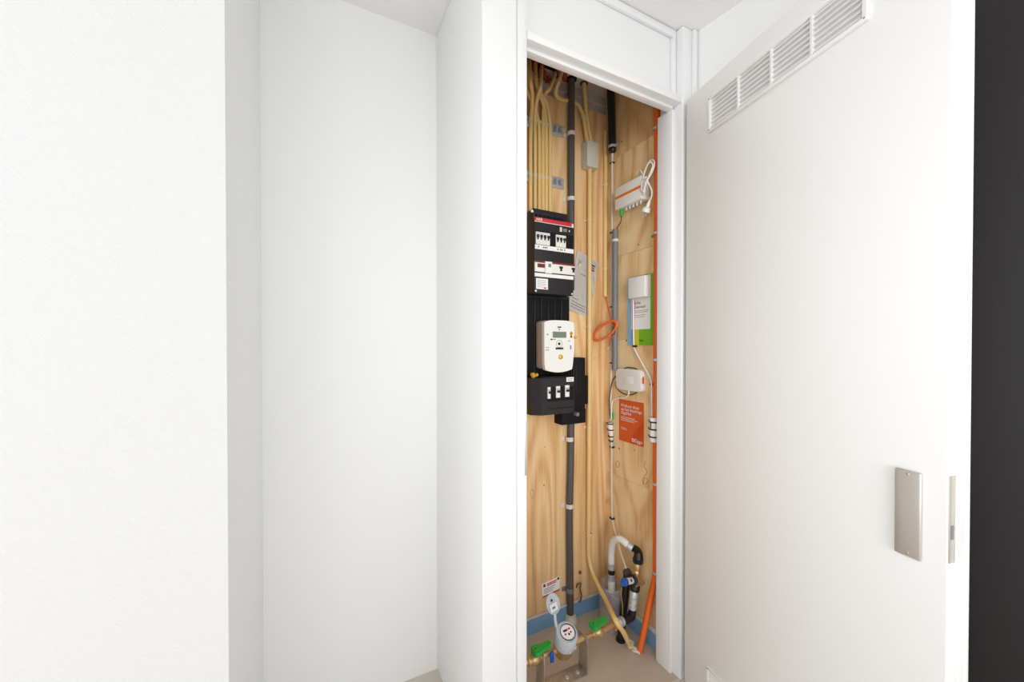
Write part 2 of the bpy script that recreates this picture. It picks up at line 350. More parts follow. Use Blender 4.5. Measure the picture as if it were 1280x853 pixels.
# ================================================================== things in the cupboard
# ---- electricity: distribution board
FO = 0.105; YFB = YB-FO
def XB(px, off): return bw(px, 300, off).x
xl, xr_ = XB(668, FO), XB(717, FO)
def zl(py, px=668, off=FO): return bw(px, py, off).z
zt, zb = zl(271), zl(366.5)
fb = thing('distribution_board', 'tall black distribution board with red strip and white breakers', 'fuse box', ((xl+xr_)/2, YB, zb))
MB().box((xl, YFB, zb), (xr_, YB-0.0005, zt), 0.003).build('body', 'black', fb)
MB().box((xl+0.012, YFB+0.03, zt-0.001), (xr_-0.012, YB-0.0005, zt+0.05), 0.004).build('cable_cover', 'black', fb)
cvz = zt+0.014
r0 = MB().box((xl+0.02, YFB+0.026, zt+0.002), (xl+0.032, YFB+0.031, zt+0.024)).build('cover_rib', 'blackm', fb)
for k in range(1, 8): dup(r0, (0.0195*k, 0, 0))
MB().box((xl, YFB-0.002, zt-0.017), (xr_, YFB+0.001, zt), 0.0008).build('red_strip', 'red', fb)
MB().box((xl, YFB-0.0026, zt-0.020), (xr_, YFB+0.001, zt-0.0172)).build('pale_edge', 'offwhite', fb)
text('lettering', 'ABB', 0.018, 'white', fb, (xl+0.006, YFB-0.0028, zt-0.0145), EX, EZ)
MB().box((xr_-0.012, YFB-0.0035, zt-0.017), (xr_-0.003, YFB-0.0018, zt-0.004)).build('white_mark', 'white', fb)
MB().box((xl+0.130, YFB-0.0012, zt-0.046), (xl+0.142, YFB+0.001, zt-0.026)).build('print', 'offwhite', fb)
MB().box((xl+0.148, YFB-0.0012, zt-0.044), (xl+0.168, YFB+0.001, zt-0.030)).build('print', 'grey2', fb)
MB().box((xl+0.178, YFB-0.0012, zt-0.041), (xl+0.184, YFB+0.001, zt-0.034)).build('print', 'white', fb)
# upper breaker window
wz1, wz0 = zl(288), zl(309)
MB().box((xl+0.004, YFB-0.0008, wz0-0.003), (xr_-0.004, YFB+0.001, wz1+0.002)).build('breaker_window', 'blackm', fb)
bz1, bz0 = zl(289.5), zl(305)
def breaker(x, wd):
    o = MB().box((x, YFB-0.006, bz0), (x+wd-0.0006, YFB, bz1), 0.001).build('breaker', 'white', fb)
    MB().box((x+wd*0.15, YFB-0.0068, bz1-0.024), (x+wd*0.9, YFB-0.0055, bz1-0.011)).box((x+wd*0.3, YFB-0.009, bz1-0.033), (x+wd*0.62, YFB-0.0055, bz1-0.02)).build('toggle', 'ink', o)
    MB().box((x+wd*0.05, YFB-0.0066, bz1-0.007), (x+wd*0.95, YFB-0.0058, bz1-0.003)).build('print', 'offwhite', o)
    return o
for k in range(4): breaker(xl+0.005+0.0178*k, 0.0178)
for k in range(3): breaker(xl+0.107+0.0178*k, 0.0178)
sz1, sz0 = zl(305.5), zl(311)
ls = MB().box((xl+0.002, YFB-0.003, sz0), (xr_-0.002, YFB+0.001, sz1)).build('label_strip', 'paper', fb)
for x in (0.016, 0.042, 0.05, 0.058, 0.116, 0.13, 0.138, 0.152): MB().box((xl+x, YFB-0.0035, sz0+0.007), (xl+x+0.005, YFB-0.0028, sz1-0.006)).build('print', 'ink', ls)
# lower switch row
az1, az0 = zl(326.5), zl(339.5)
rowo = MB().box((xl, YFB-0.006, az0), (xr_+0.002, YFB+0.001, az1), 0.001).build('switch_row', 'white', fb)
MB().box((xl, YFB-0.0066, az1-0.005), (xr_+0.002, YFB-0.005, az1+0.003)).build('red_edge', 'darkred', rowo)
for k in range(3): MB().box((xl+0.012+0.012*k, YFB-0.010, az1-0.026), (xl+0.0225+0.012*k, YFB-0.005, az1-0.010), 0.001).build('red_toggle', 'darkred', rowo)
MB().box((xl+0.048, YFB-0.012, az0-0.004), (xl+0.083, YFB-0.0055, az1+0.002), 0.001).build('white_tag', 'paper', rowo)
MB().box((xl+0.063, YFB-0.0126, az1-0.022), (xl+0.077, YFB-0.0115, az1-0.007)).build('print', 'grey2', rowo)
for x in (0.124, 0.190): MB().box((xl+x, YFB-0.0075, az1-0.021), (xl+x+0.018, YFB-0.0055, az1-0.012)).box((xl+x+0.005, YFB-0.010, az1-0.033), (xl+x+0.013, YFB-0.0055, az1-0.019)).build('toggle', 'ink', rowo)
lz1, lz0 = zl(341), zl(345.5)
MB().box((xl+0.001, YFB-0.003, lz0), (xr_-0.003, YFB+0.001, lz1)).build('label_strip', 'paper', fb)
kz1, kz0 = zl(347.5), zl(361)
stk = MB().box((xl+0.008, YFB-0.0012, kz0), (xl+0.068, YFB+0.001, kz1)).build('sticker', 'paper', fb)
for k in range(5): MB().box((xl+0.014, YFB-0.0016, kz1-0.010-0.007*k), (xl+0.06-0.004*(k % 2), YFB-0.001, kz1-0.0085-0.007*k)).build('print', 'grey2', stk)
MB().box((xl+0.046, YFB-0.0016, kz0+0.003), (xl+0.06, YFB-0.001, kz0+0.007)).build('print', 'red', stk)
for x, z in ((xl+0.007, zb+0.010), (xr_-0.008, zb+0.008)): MB().lathe((x, YFB+0.001, z), (0, -1, 0), [(0.005, 0), (0.004, 0.003), (0, 0.0035)], 12).build('screw', 'white', fb)
MB().lathe((xl+0.006, YFB+0.031, zt+0.034), (0, -1, 0), [(0.007, 0), (0.006, 0.003), (0, 0.0035)], 12).build('screw', 'white', fb)
MB().cyl((xr_-0.006, YFB+0.06, zt-0.001), (xr_-0.006, YFB+0.06, zt+0.034), 0.005).build('cable_stub', 'yellow', fb)

# ---- meter board behind the meter
mb = thing('meter_board', 'ribbed black mounting board behind the white electricity meter', 'mounting board', (0.9, YB, 1.0))
ox = 0.035; mx0, mx1 = 0.79, XB(712, ox); mz1, mz0 = bw(690, 370, ox).z, bw(690, 470.5, ox).z
MB().box((mx0, YB-ox, mz0), (mx1, YB-0.0005, mz1), 0.003).build('board', 'blackm', mb)
rb = MB().box((mx0+0.01, YB-ox-0.006, mz0), (mx0+0.016, YB-ox+0.001, mz1-0.012), 0.001).build('rib', 'black', mb)
for k in range(1, 7): dup(rb, (0.036*k, 0, 0))
MB().box((mx0+0.004, YB-ox-0.004, mz1-0.012), (mx1-0.004, YB-ox+0.001, mz1-0.006)).build('top_edge', 'black', mb)

# ---- electricity meter
EO = 0.125; YE = YB-EO
ex0, ex1 = XB(680.5, EO), XB(717.5, EO)
def ze(py, px=682): return bw(px, py, EO).z
ez1, ez0 = ze(399.5), ze(464)
em = thing('electricity_meter', 'white electricity meter with small green display above the black fuse holder', 'electricity meter', ((ex0+ex1)/2, YB-ox, ez0))
MB().box((ex0+0.004, YE+0.012, ez0+0.006), (ex1-0.004, YB-ox-0.0065, ez1-0.003), 0.012, 3).build('housing', 'beige', em)
n = 12; top = []; 
for i in range(n+1):
    t = i/n; top.append((ex0+(ex1-ex0)*t, ez1-0.010*(2*t-1)**4-0.002))
bot = [(ex1-0.010-(ex1-ex0-0.016)*i/n, ez0-0.012*(1-(2*i/n-1)**2)+0.004) for i in range(n+1)]
fp = [(ex0, ez1-0.03)]+top+[(ex1+0.003, ez1-0.045), (ex1+0.002, ez0+0.09), (ex1-0.006, ez0+0.02)]+bot+[(ex0+0.001, ez0+0.03)]
fp = [p for i, p in enumerate(fp) if i == 0 or (Vector(p)-Vector(fp[i-1])).length > 0.0015]
face = MB().prism([(x, YE, z) for x, z in fp], (0, 0.02, 0)).build('front_cover', 'white', em, smooth=False)
def fm(name, px0, px1, py0, py1, m, t=0.0012, par=face, bev=0.0):
    a, b = bw(px0, py0, EO), bw(px1, py1, EO); return MB().box((a.x, YE-t, b.z), (bw(px1, py0, EO).x, YE+0.0005, a.z), bev).build(name, m, par)
dsp = fm('display_frame', 690.8, 707.8, 414.6, 422.6, 'grey2'); fm('display', 692, 706.8, 415.6, 421.8, 'lcd', 0.0016, dsp)
pb = bw(699, 430, EO); MB().lathe((pb.x, YE, pb.z), (0, -1, 0), [(0.0065, 0), (0.0055, 0.002), (0, 0.0025)], 16).build('button', 'ink', face)
MB().ring((pb.x, YE, pb.z), (0, -1, 0), 0.0165, 0.015, 0.0008, 24).build('button_ring', 'grey2', face)
pb = bw(714, 417, EO); MB().lathe((pb.x, YE, pb.z), (0, -1, 0), [(0.008, 0), (0.007, 0.003), (0, 0.004)], 16).build('optical_port', 'ostripe', face)
pb = bw(714, 421, EO); MB().lathe((pb.x, YE, pb.z), (0, -1, 0), [(0.006, 0), (0.005, 0.003), (0, 0.004)], 16).build('optical_port', 'terra', face)
pb = bw(718.5, 422, EO); MB().lathe((pb.x, YE, pb.z), (0, -1, 0), [(0.007, 0), (0.006, 0.008), (0, 0.009)], 12).build('seal', 'gold', face)
pb = bw(700.5, 446.5, EO); MB().lathe((pb.x, YE, pb.z), (0, -1, 0), [(0.011, 0), (0.009, 0.007), (0.004, 0.009), (0, 0.009)], 14).build('seal', 'gold', face)
fm('print', 694.5, 704, 434.6, 437, 'ink'); fm('print', 697, 701.5, 408.4, 410, 'ink'); fm('print', 698.3, 699.7, 411, 413, 'grey2')
fm('print', 688.2, 690.2, 423.6, 425.4, 'ink'); fm('print', 690.6, 694.4, 424, 425, 'grey2'); fm('print', 683.5, 685.3, 417.6, 419.2, 'grey2')
fm('print', 681.8, 686.2, 437.4, 438.3, 'grey2'); fm('print', 682, 686.5, 434.4, 435.1, 'grey2'); fm('print', 712.5, 714, 432, 437, 'grey2'); fm('print', 710.5, 712.5, 425.5, 427.2, 'bluep')

# ---- main fuse holder
KO = 0.13; YK = YB-KO
kx0, kx1 = XB(677, KO), XB(718, KO)
def zk(py, px=678): return bw(px, py, KO).z
kz1, kz0 = zk(472), zk(521)
kf = thing('main_fuse_holder', 'black main fuse holder with three small fuse switches below the meter', 'fuse holder', ((kx0+kx1)/2, YB, kz0))
sp = 0.035
MB().prism([(kx0-sp, YB-0.0005, kz0+0.004), (kx0-sp, YK+0.03, kz0+0.004), (kx0, YK, kz0+0.004), (kx1, YK, kz0+0.004), (kx1+0.004, YB-0.0005, kz0+0.004)], (0, 0, kz1-kz0-0.008)).build('housing', 'black', kf, smooth=False)
MB().prism([(kx0-sp+0.01, YB-ox-0.004, kz1-0.0045), (kx0+0.004, YK+0.006, kz1-0.0045), (kx1-0.004, YK+0.006, kz1-0.0045), (kx1, YB-ox-0.004, kz1-0.0045)], (0, 0, 0.006)).build('lid', 'blackm', kf, smooth=False)
def km(name, a0, a1, b0, b1, m, t, par, d=0.0005, bev=0.0):
    A, B = bw(a0, b0, KO), bw(a1, b0, KO); z2 = bw(a0, b1, KO).z
    return MB().box((A.x, YK-t, z2), (B.x, YK+d, A.z), bev).build(name, m, par)
wn = km('switch_window', 684, 717, 484.5, 502.5, 'blackm', 0.0015, kf)
for a0, a1, y0 in ((684, 687.4, 484.2), (694.5, 699.4, 483), (705.8, 710.8, 481.8)):
    o = km('fuse_switch', a0, a1, y0, y0+14.5, 'white', 0.006, kf, bev=0.001)
    km('toggle', a0+0.9, a1+0.6, y0+5, y0+8, 'ink', 0.010, o); km('print', a0+0.4, a1-0.4, y0+3.2, y0+4.2, 'grey2', 0.0066, o)
lb = km('label', 708, 717, 472, 477.5, 'paper', 0.0012, kf)
km('print', 709, 716, 473.6, 474.4, 'grey2', 0.0016, lb); km('print', 709, 715, 475.4, 476.1, 'grey2', 0.0016, lb)
km('groove', 686, 717, 511, 512, 'blackm', 0.0008, kf)
for k, (px, py) in enumerate(((666, 470.5), (669.5, 469), (664.8, 468.4))):
    p = bw(px, py, 0.11); MB().lathe(p, (0.2, -1, 0.1), [(0.008, 0), (0.009, 0.006), (0.006, 0.012), (0, 0.013)], 12).build('wire_seal', 'gold', kf)
p = bw(664.5, 470, 0.09); MB().tube([bw(664, 470, .09), bw(667, 466, .1), bw(670, 470, .1)], 0.0012, 6).build('seal_wire', 'gold', kf)
# side casing to the right
so = 0.06; sx0, sx1, sx2 = XB(700, so), XB(732, so), XB(735.5, so-0.01)
sz1_, sz0_ = bw(717, 447.5, so).z, bw(717, 529, so).z
sc = thing('cable_casing', 'black cable casing plate stepping out right of the fuse holder', 'casing', ((sx0+sx1)/2, YB, sz0_))
cx0_ = max(kx1+0.0045, mx1+0.001)
MB().box((cx0_, YB-so, sz0_), (sx1, YB-0.0005, sz1_), 0.002).build('body', 'blackm', sc)
MB().box((sx1-0.002, YB-so+0.01, bw(733, 506, so).z), (sx2, YB-0.0005, bw(733, 470, so).z), 0.002).build('side_step', 'blackm', sc)
gx = sx1-0.005
g0 = MB().box((kx1+0.02, YB-so-0.0015, sz1_-0.16), (kx1+0.024, YB-so+0.0005, sz1_-0.04)).build('rib', 'black', sc)
for k in range(1, 4): dup(g0, (0.013*k, 0, 0))
MB().box((XB(702, so), YB-so-0.004, sz0_-0.004), (sx1, YB-0.0005, kz0+0.0035), 0.002).build('entry_box', 'blackm', sc)
p = bw(719, 517.5, so+0.006); MB().cyl(p, p+Vector((0, -0.02, 0)), 0.009).build('screw', 'grey', sc)

# ---- dark grey feed pipes
def clip_ring(par, p, r, wid=0.014, m='offwhite', ear=-1, wall='b'):
    o = MB(); o.ring((p.x, p.y, p.z-wid/2), (0, 0, 1), r+0.0025, r+0.0002, wid, 18)
    if wall == 'b': o.box((p.x+ear*(r+0.018), YB-0.003, p.z-wid/2), (p.x+ear*(r-0.004), YB-0.0003, p.z+wid/2), 0.001)
    else: o.box((XR-0.003, p.y+ear*(r+0.014), p.z-wid/2), (XR-0.0003, p.y+ear*(r-0.004), p.z+wid/2), 0.001)
    c = o.build('pipe_saddle', m, par)
    return c
RP = 0.0165; PO = RP+0.004
tp = bw(714, 94, PO); fp_ = thing('feed_pipe', 'dark grey plastic pipe from the ceiling to the black distribution board', 'pipe', bw(714, 283, PO))
xp = bw(714, 200, PO).x
MB().cyl((xp, YB-PO, ZK-0.001), (xp, YB-PO, zl(355)), RP, seg=20).build('pipe', 'pipe', fp_)
MB().ring((xp, YB-PO, ZK-0.0045), (0, 0, 1), 0.026, RP, 0.004).build('collar', 'blackm', fp_)
for py in (167.5, 249): clip_ring(fp_, Vector((xp, YB-PO, bw(713, py, PO).z)), RP, 0.018)
xq = bw(712, 600, PO).x
fp2 = thing('feed_pipe', 'dark grey plastic pipe from the fuse holder down to the cement floor', 'pipe', (xq, YB-PO, 0))
MB().tube([(xq+0.008, YB-PO, sz0_+0.004), (xq+0.006, YB-PO, sz0_-0.2), (xq, YB-PO, sz0_-0.45), (xq+0.003, YB-PO, 0.25), (xq+0.004, YB-PO-0.002, 0.012)], RP, 18).build('pipe', 'pipe', fp2)
for py in (549, 632.5): clip_ring(fp2, Vector((bw(712, py, PO).x, YB-PO, bw(712, py, PO).z)), RP, 0.02)
clip_ring(fp2, Vector((xq+0.003, YB-PO, bw(711, 738, PO).z)), RP, 0.022, 'grey')
MB().lathe((xq+0.004, YB-PO-0.002, 0.0), (0, 0, 1), [(0.033, 0), (0.032, 0.012), (0.024, 0.03), (RP, 0.034)], 18).build('floor_sleeve', 'greybox', fp2)

# ---- cream conduits in a row above the board
RC = 0.0104; RT = 0.0088; CO = RC+0.011
def top(px, py, ext=0.0): p = PZ(px, py, ZK); return Vector((p.x, min(p.y, YB-0.02), ZK-0.004))
def conduit(label, tops, pts, end, group='cream conduits running down to the distribution board'):
    P = [top(*tops)]+[bw(x, y, o) for x, y, o in pts]
    zz = [p for p in P]
    o = thing('conduit', label, 'conduit', end, group)
    MB().tube(zz+[end], RT, 12, 8).build('tube', 'yellow', o)
    MB().ring(zz[0]+Vector((0, 0, -0.022)), (0, 0, 1), RT+0.004, RT+0.0002, 0.024, 14).build('ceiling_sleeve', 'terra', o)
    return o
def endp(px): q = bw(px, 262, CO); return Vector((q.x, q.y, zt+0.046))
ordn = ['outermost left cream conduit above the distribution board, beside the white frame', 'second cream conduit from the white frame above the distribution board', 'third cream conduit from the white frame above the distribution board',
        'third cream conduit from the right in the row above the distribution board', 'second cream conduit from the right in the row above the distribution board', 'rightmost cream conduit of the row above the distribution board']
conduit(ordn[0], (661.5, 72), [(663, 100, .11), (665.5, 120, .06), (664, 148, CO), (663.2, 180, CO)], endp(663.2))
conduit(ordn[1], (677, 81), [(675.8, 108, .10), (670.5, 128, .05), (668.6, 152, CO), (668.9, 180, CO)], endp(668.9))
conduit(ordn[2], (656, 80), [(659.5, 112, .05), (666, 130, .03), (672.5, 150, CO), (674.1, 180, CO)], endp(674.1))
conduit(ordn[3], (695, 89), [(688, 109, .05), (680.5, 120, .03), (678.6, 150, CO), (678.6, 180, CO)], endp(678.6))
conduit(ordn[4], (669, 77), [(670.5, 103, .08), (675, 119, .045), (681.5, 142, CO), (682.9, 180, CO)], endp(682.9))
conduit(ordn[5], (652, 84), [(676, 116, .04), (683.5, 131, .03), (687.2, 152, CO), (687.5, 180, CO)], endp(687.5))
# galvanised rails carrying them
for py, lab in ((163, 'upper galvanised clip rail behind the row of cream conduits'), (228.5, 'lower galvanised clip rail behind the row of cream conduits')):
    xa, xb = 0.80, bw(704.5, py, 0.008).x; zc = bw(697, py, 0.008).z
    r_ = thing('clip_rail', lab, 'rail', ((xa+xb)/2, YB, zc-0.025), 'galvanised clip rails')
    MB().box((xa, YB-0.010, zc-0.025), (xb, YB-0.0003, zc+0.025), 0.001).build('rail', 'steel', r_)
    for zz in (-0.021, 0.009): MB().box((xa, YB-0.013, zc+zz), (xb, YB-0.0095, zc+zz+0.012), 0.001).build('rail_lip', 'steel', r_)
    nb = MB().box((XB(692, .01), YB-0.016, zc-0.014), (XB(692, .01)+0.012, YB-0.009, zc+0.014), 0.001).build('slot_nut', 'grey2', r_)
    dup(nb, (0.026, 0, 0))
    for px in (663.2, 668.9, 674.1, 678.6, 682.9, 687.5):
        q = bw(px, py, CO); MB().ring((q.x, q.y, zc-0.007), (0, 0, 1), RT+0.0014, RT+0.0002, 0.014, 12).build('tube_clip', 'cream', r_)
# recess in the ceiling with terracotta tube ends
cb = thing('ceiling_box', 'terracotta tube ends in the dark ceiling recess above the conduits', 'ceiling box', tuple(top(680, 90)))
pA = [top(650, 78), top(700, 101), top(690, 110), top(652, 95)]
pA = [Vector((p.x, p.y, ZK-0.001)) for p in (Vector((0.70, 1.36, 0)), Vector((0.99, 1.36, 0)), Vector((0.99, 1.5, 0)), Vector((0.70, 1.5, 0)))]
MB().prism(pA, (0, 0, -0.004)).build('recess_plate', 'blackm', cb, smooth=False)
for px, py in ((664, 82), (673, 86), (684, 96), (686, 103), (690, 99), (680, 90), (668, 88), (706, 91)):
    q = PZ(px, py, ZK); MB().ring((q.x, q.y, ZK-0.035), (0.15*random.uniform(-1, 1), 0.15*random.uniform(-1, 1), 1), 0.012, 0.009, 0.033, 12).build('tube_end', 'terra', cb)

# ---- junction box and its conduits
JO = 0.05
jx0, jx1 = XB(734, JO), XB(748, JO); jz1, jz0 = bw(734, 174.5, JO).z, bw(734, 207, JO).z
jb = thing('junction_box', 'small grey rectangular junction box between cream conduits', 'junction box', ((jx0+jx1)/2, YB, jz0))
MB().box((jx0, YB-JO+0.012, jz0), (jx1, YB-0.0005, jz1), 0.002).build('base', 'greybox', jb)
MB().box((jx0-0.0005, YB-JO, jz0-0.0005), (jx1+0.0005, YB-JO+0.0115, jz1+0.0005), 0.003).build('lid', 'greybox', jb)
jc = (jx0+jx1)/2
ca = thing('conduit', 'cream conduit bending sideways behind the dark pipe into the junction box', 'conduit', (jc-0.012, YB-CO, jz1))
MB().tube([top(702.5, 88), bw(698, 103, .055), bw(694.6, 115, .035), bw(697, 121.5, .022), bw(704, 125, .012), bw(714, 127.5, .0105), bw(722, 131, .014), bw(728.5, 143, CO), bw(731.5, 160, CO), Vector((jc-0.012, YB-CO, jz1-0.002))], RC*0.95, 12).build('tube', 'yellow', ca)
MB().ring(bw(728.7, 146, CO)-Vector((0, 0, 0.006)), (0, 0, 1), RC+0.002, RC*0.9, 0.012, 12).build('tube_clip', 'cream', ca)
cb2 = thing('conduit', 'short straight cream conduit from ceiling hole into the junction box', 'conduit', (jc+0.014, YB-CO, jz1))
tq = top(730.5, 103); tq.y = YB-CO-0.005
MB().tube([tq, bw(732, 130, CO+.003), bw(733.5, 146, CO), Vector((jc+0.014, YB-CO, jz1-0.002))], RC*0.95, 12).build('tube', 'yellow', cb2)
MB().ring(tq-Vector((0, 0, 0.0005)), (0, 0, 1), 0.019, RC, 0.004, 14).build('collar', 'pipe', cb2)
MB().ring(bw(733.7, 148, CO)-Vector((0, 0, 0.006)), (0, 0, 1), RC+0.002, RC*0.9, 0.012, 12).build('tube_clip', 'cream', cb2)
cl = thing('conduit', 'long cream conduit from the junction box down to the cement floor', 'conduit', tuple(PZ(787, 807, 0)))
MB().tube([Vector((bw(737, 300, CO).x, YB-CO, jz0+0.002)), bw(737, 300, CO), bw(736.6, 450, CO), bw(736, 600, CO), bw(735.6, 668, CO), bw(736.6, 700, CO+.004), bw(743, 722, .07), bw(757, 750, .19), PY(769.5, 776, 1.205), PY(780, 792, 1.212), PZ(787, 808, 0.002)], RC, 12).build('tube', 'yellow', cl)
for py in (275, 408, 534.5, 668):
    q = bw(736.8, py, CO); o = MB(); o.ring((q.x, q.y, q.z-0.005), (0, 0, 1), RC+0.002, RC+0.0001, 0.010, 12); o.box((q.x-0.022, YB-0.006, q.z-0.005), (q.x+0.022, YB-0.0003, q.z+0.005), 0.002); o.build('tube_clip', 'cream', cl)
cs = thing('conduit', 'cream conduit in the corner ending above the orange cable coil', 'conduit', tuple(bw(757, 371, .0125)))
MB().cyl(bw(757, 164, .0125).xy.to_3d()+Vector((0, 0, bw(757, 164, .0125).z)), Vector((bw(757, 164, .0125).x, YB-.0125, bw(757, 371, .0125).z)), RC*0.95).build('tube', 'yellow', cs)
for py in (232, 336):
    q = bw(757, py, .0125); q.x = bw(757, 164, .0125).x; MB().ring((q.x, q.y, q.z-0.005), (0, 0, 1), RC+0.0025, RC*0.9, 0.010, 12).box((q.x-0.02, YB-0.005, q.z-0.005), (q.x-0.008, YB-0.0003, q.z+0.005), 0.001).build('tube_clip', 'cream', cs)
# orange coil hanging from it
oc = thing('orange_cable', 'coiled orange cable hanging below the corner conduit', 'cable', tuple(bw(757, 432, .03)))
for k, (a, b, do) in enumerate(((18.5, 8.2, 0), (17, 7.2, .006), (17.8, 6.2, -.006), (15.6, 7.6, .003), (18, 7, -.003))):
    P = []
    for i in range(17):
        t = i*math.pi/8; u, v = a*math.cos(t), b*math.sin(t); r_ = math.radians(-38)
        dx, dyy = u*math.cos(r_)-v*math.sin(r_), u*math.sin(r_)+v*math.cos(r_)
        P.append(bw(756.3+dx+.3*k, 413.5+dyy, 0.065+0.0042*dx+do))
    MB().tube(P, 0.0028, 7, 3, closed=True).build('loop', 'orangec', oc)
MB().tube([bw(757, 368, .0125), bw(760, 385, .02), bw(764, 402, .08), bw(767, 408, .105)], 0.0028, 7).build('lead', 'orangec', oc)
MB().tube([bw(758, 371, .0125), bw(762, 392, .02), bw(768.5, 406, .11), bw(770, 416, .11), bw(763, 424, .07), bw(761.5, 432, .035)], 0.0028, 7).build('lead', 'orangec', oc)
q = bw(760.5, 434, .03); MB().cyl(q, q-Vector((0, 0, .014)), .006).build('connector', 'offwhite', oc)

# ---- black hose, thin cable and grey pipe in the corner (right wall)
hs = thing('black_hose', 'thick black hose coming out of the ceiling in the corner', 'hose', tuple(rw(766, 188, .025)))
ht = rw(763.5, 112, .028)
MB().tube([Vector((ht.x, ht.y, ZK-0.002)), rw(763.5, 125, .028), rw(764.5, 150, .026), rw(765.5, 188, .024)], 0.0185, 16).build('hose', 'rubber', hs)
q = rw(765.5, 184, .024); MB().ring(q-Vector((0, 0, .006)), (0, 0, 1), .021, .018, .012, 16).box(q+Vector((0.0, -0.035, -0.005)), q+Vector((0.004, -0.018, 0.005))).build('hose_clamp', 'steel', hs)
MB().lathe(rw(765.5, 188, .024)-Vector((0, 0, .012)), (0, 0, 1), [(0.006, 0), (0.016, 0.004), (0.0182, 0.012)], 16).build('end_cap', 'rubber', hs)
tcb = thing('thin_cable', 'thin greyish white cable running down the corner below the black hose', 'cable', tuple(rw(765, 520, .01)))
MB().tube([rw(765.5, 190, .02), rw(765.3, 205, .012), rw(765, 290, .010), rw(764.5, 385, .010), rw(764, 455, .010), rw(763, 526, .012)], 0.0052, 8).build('cable', 'offwhite', tcb)
for py in (204, 291, 384, 454):
    q = rw(764.8, py, .010); MB().box((q.x-0.007, q.y-0.012, q.z-0.003), (XR-0.0003, q.y+0.009, q.z+0.003), 0.001).build('cable_clip', 'ink', tcb)
gp = thing('grey_pipe', 'short mid grey plastic pipe beside the thin cable in the corner', 'pipe', tuple(rw(769.5, 463, .018)))
qa, qb = rw(769, 287, .018), rw(769.3, 463, .018)
MB().ring((qa.x, qa.y, qb.z), (0, 0, 1), .0135, .011, qa.z-qb.z, 16).build('tube', 'grey', gp)
clip_ring(gp, Vector((qa.x, qa.y, rw(769, 301, .018).z)), .0135, .012, 'offwhite', 1, 'r')

# ---- signal amplifier with its power lead
AO = 0.055
ay1, ay0 = rw(768.2, 240, AO).y, rw(801.5, 233, AO).y; azt, azb = (rw(768.2, 237, AO).z+rw(801.5, 217, AO).z)/2, (rw(770, 263, AO).z+rw(800, 248, AO).z)/2
am = thing('signal_amplifier', 'white amplifier box with an orange stripe on the side wall', 'amplifier', (XR, (ay0+ay1)/2, azb))
MB().box((XR-AO, ay0, azb), (XR-0.004, ay1, azt), 0.006, 3).build('housing', 'white', am)
zo = (rw(769, 249.5, AO).z+rw(800, 232.5, AO).z)/2
MB().box((XR-AO-0.0008, ay0+0.004, zo-0.006), (XR-AO+0.001, ay1-0.004, zo+0.006)).build('stripe', 'ostripe', am)
MB().box((XR-0.012, ay0-0.014, azb+0.004), (XR-0.0005, ay1+0.005, azb+0.012), 0.001).build('mount_flange', 'offwhite', am)
for k in range(5):
    y = ay0+0.022+0.022*k; MB().cyl((XR-AO+0.02, y, azb+0.001), (XR-AO+0.02, y, azb-0.016), 0.006).build('socket', 'steel', am)
q = Vector((XR-AO+0.02, ay1-0.025, azb+0.001)); MB().cyl(q, q-Vector((0, 0, .034)), 0.009, 0.007).build('green_plug', 'green', am)
MB().tube([q-Vector((0, 0, .03)), rw(776, 277, .03), rw(772, 284, .02), rw(770, 290, .018)], 0.0022, 6).build('thin_lead', 'ink', am)
pc = thing('power_cable', 'bundled white power lead with plug hanging from the amplifier', 'cable', tuple(rw(809, 266, .03)))
def loopc(pts, off): return [rw(x, y, off+o) for x, y, o in pts]
MB().tube(loopc([(796, 218, .01), (800, 213, .015), (804, 220, .02), (806, 237, .025), (803, 243, .025), (803, 228, .02), (808, 209, .015), (814, 200, .012), (818, 203, .015), (816, 213, .02), (809, 226, .03), (804, 240, .03)], .03), 0.0032, 8, 6).build('lead', 'white', pc)
MB().tube(loopc([(804, 240, .03), (802, 234, .03), (806, 214, .02), (812, 203, .018), (816, 207, .018), (812, 218, .025), (806, 230, .03), (805, 238, .03), (808, 226, .03), (812, 232, .02), (815, 240, .012), (814, 247, .01), (812, 252, .01)], .03), 0.0032, 8, 6).build('lead', 'white', pc)
MB().ring(rw(807, 224, .052)-Vector((0, 0, .003)), (0.1, 0.4, 1), .013, .010, .006, 12).build('tie', 'white', pc)
a, b = rw(812.4, 250, .04), rw(807.5, 264, .04); dv = (b-a).normalized()
MB().lathe(a, dv, [(0.004, 0), (0.007, 0.012), (0.009, 0.03), (0.017, 0.034), (0.019, 0.05), (0.010, 0.055)], 14).build('plug', 'white', pc)
e_ = a+dv*0.054
for s in (-1, 1): MB().cyl(e_+Vector((0, s*0.008, 0)), e_+Vector((0, s*0.008, 0))+dv*0.017, 0.0022, seg=8).build('pin', 'steel', pc)

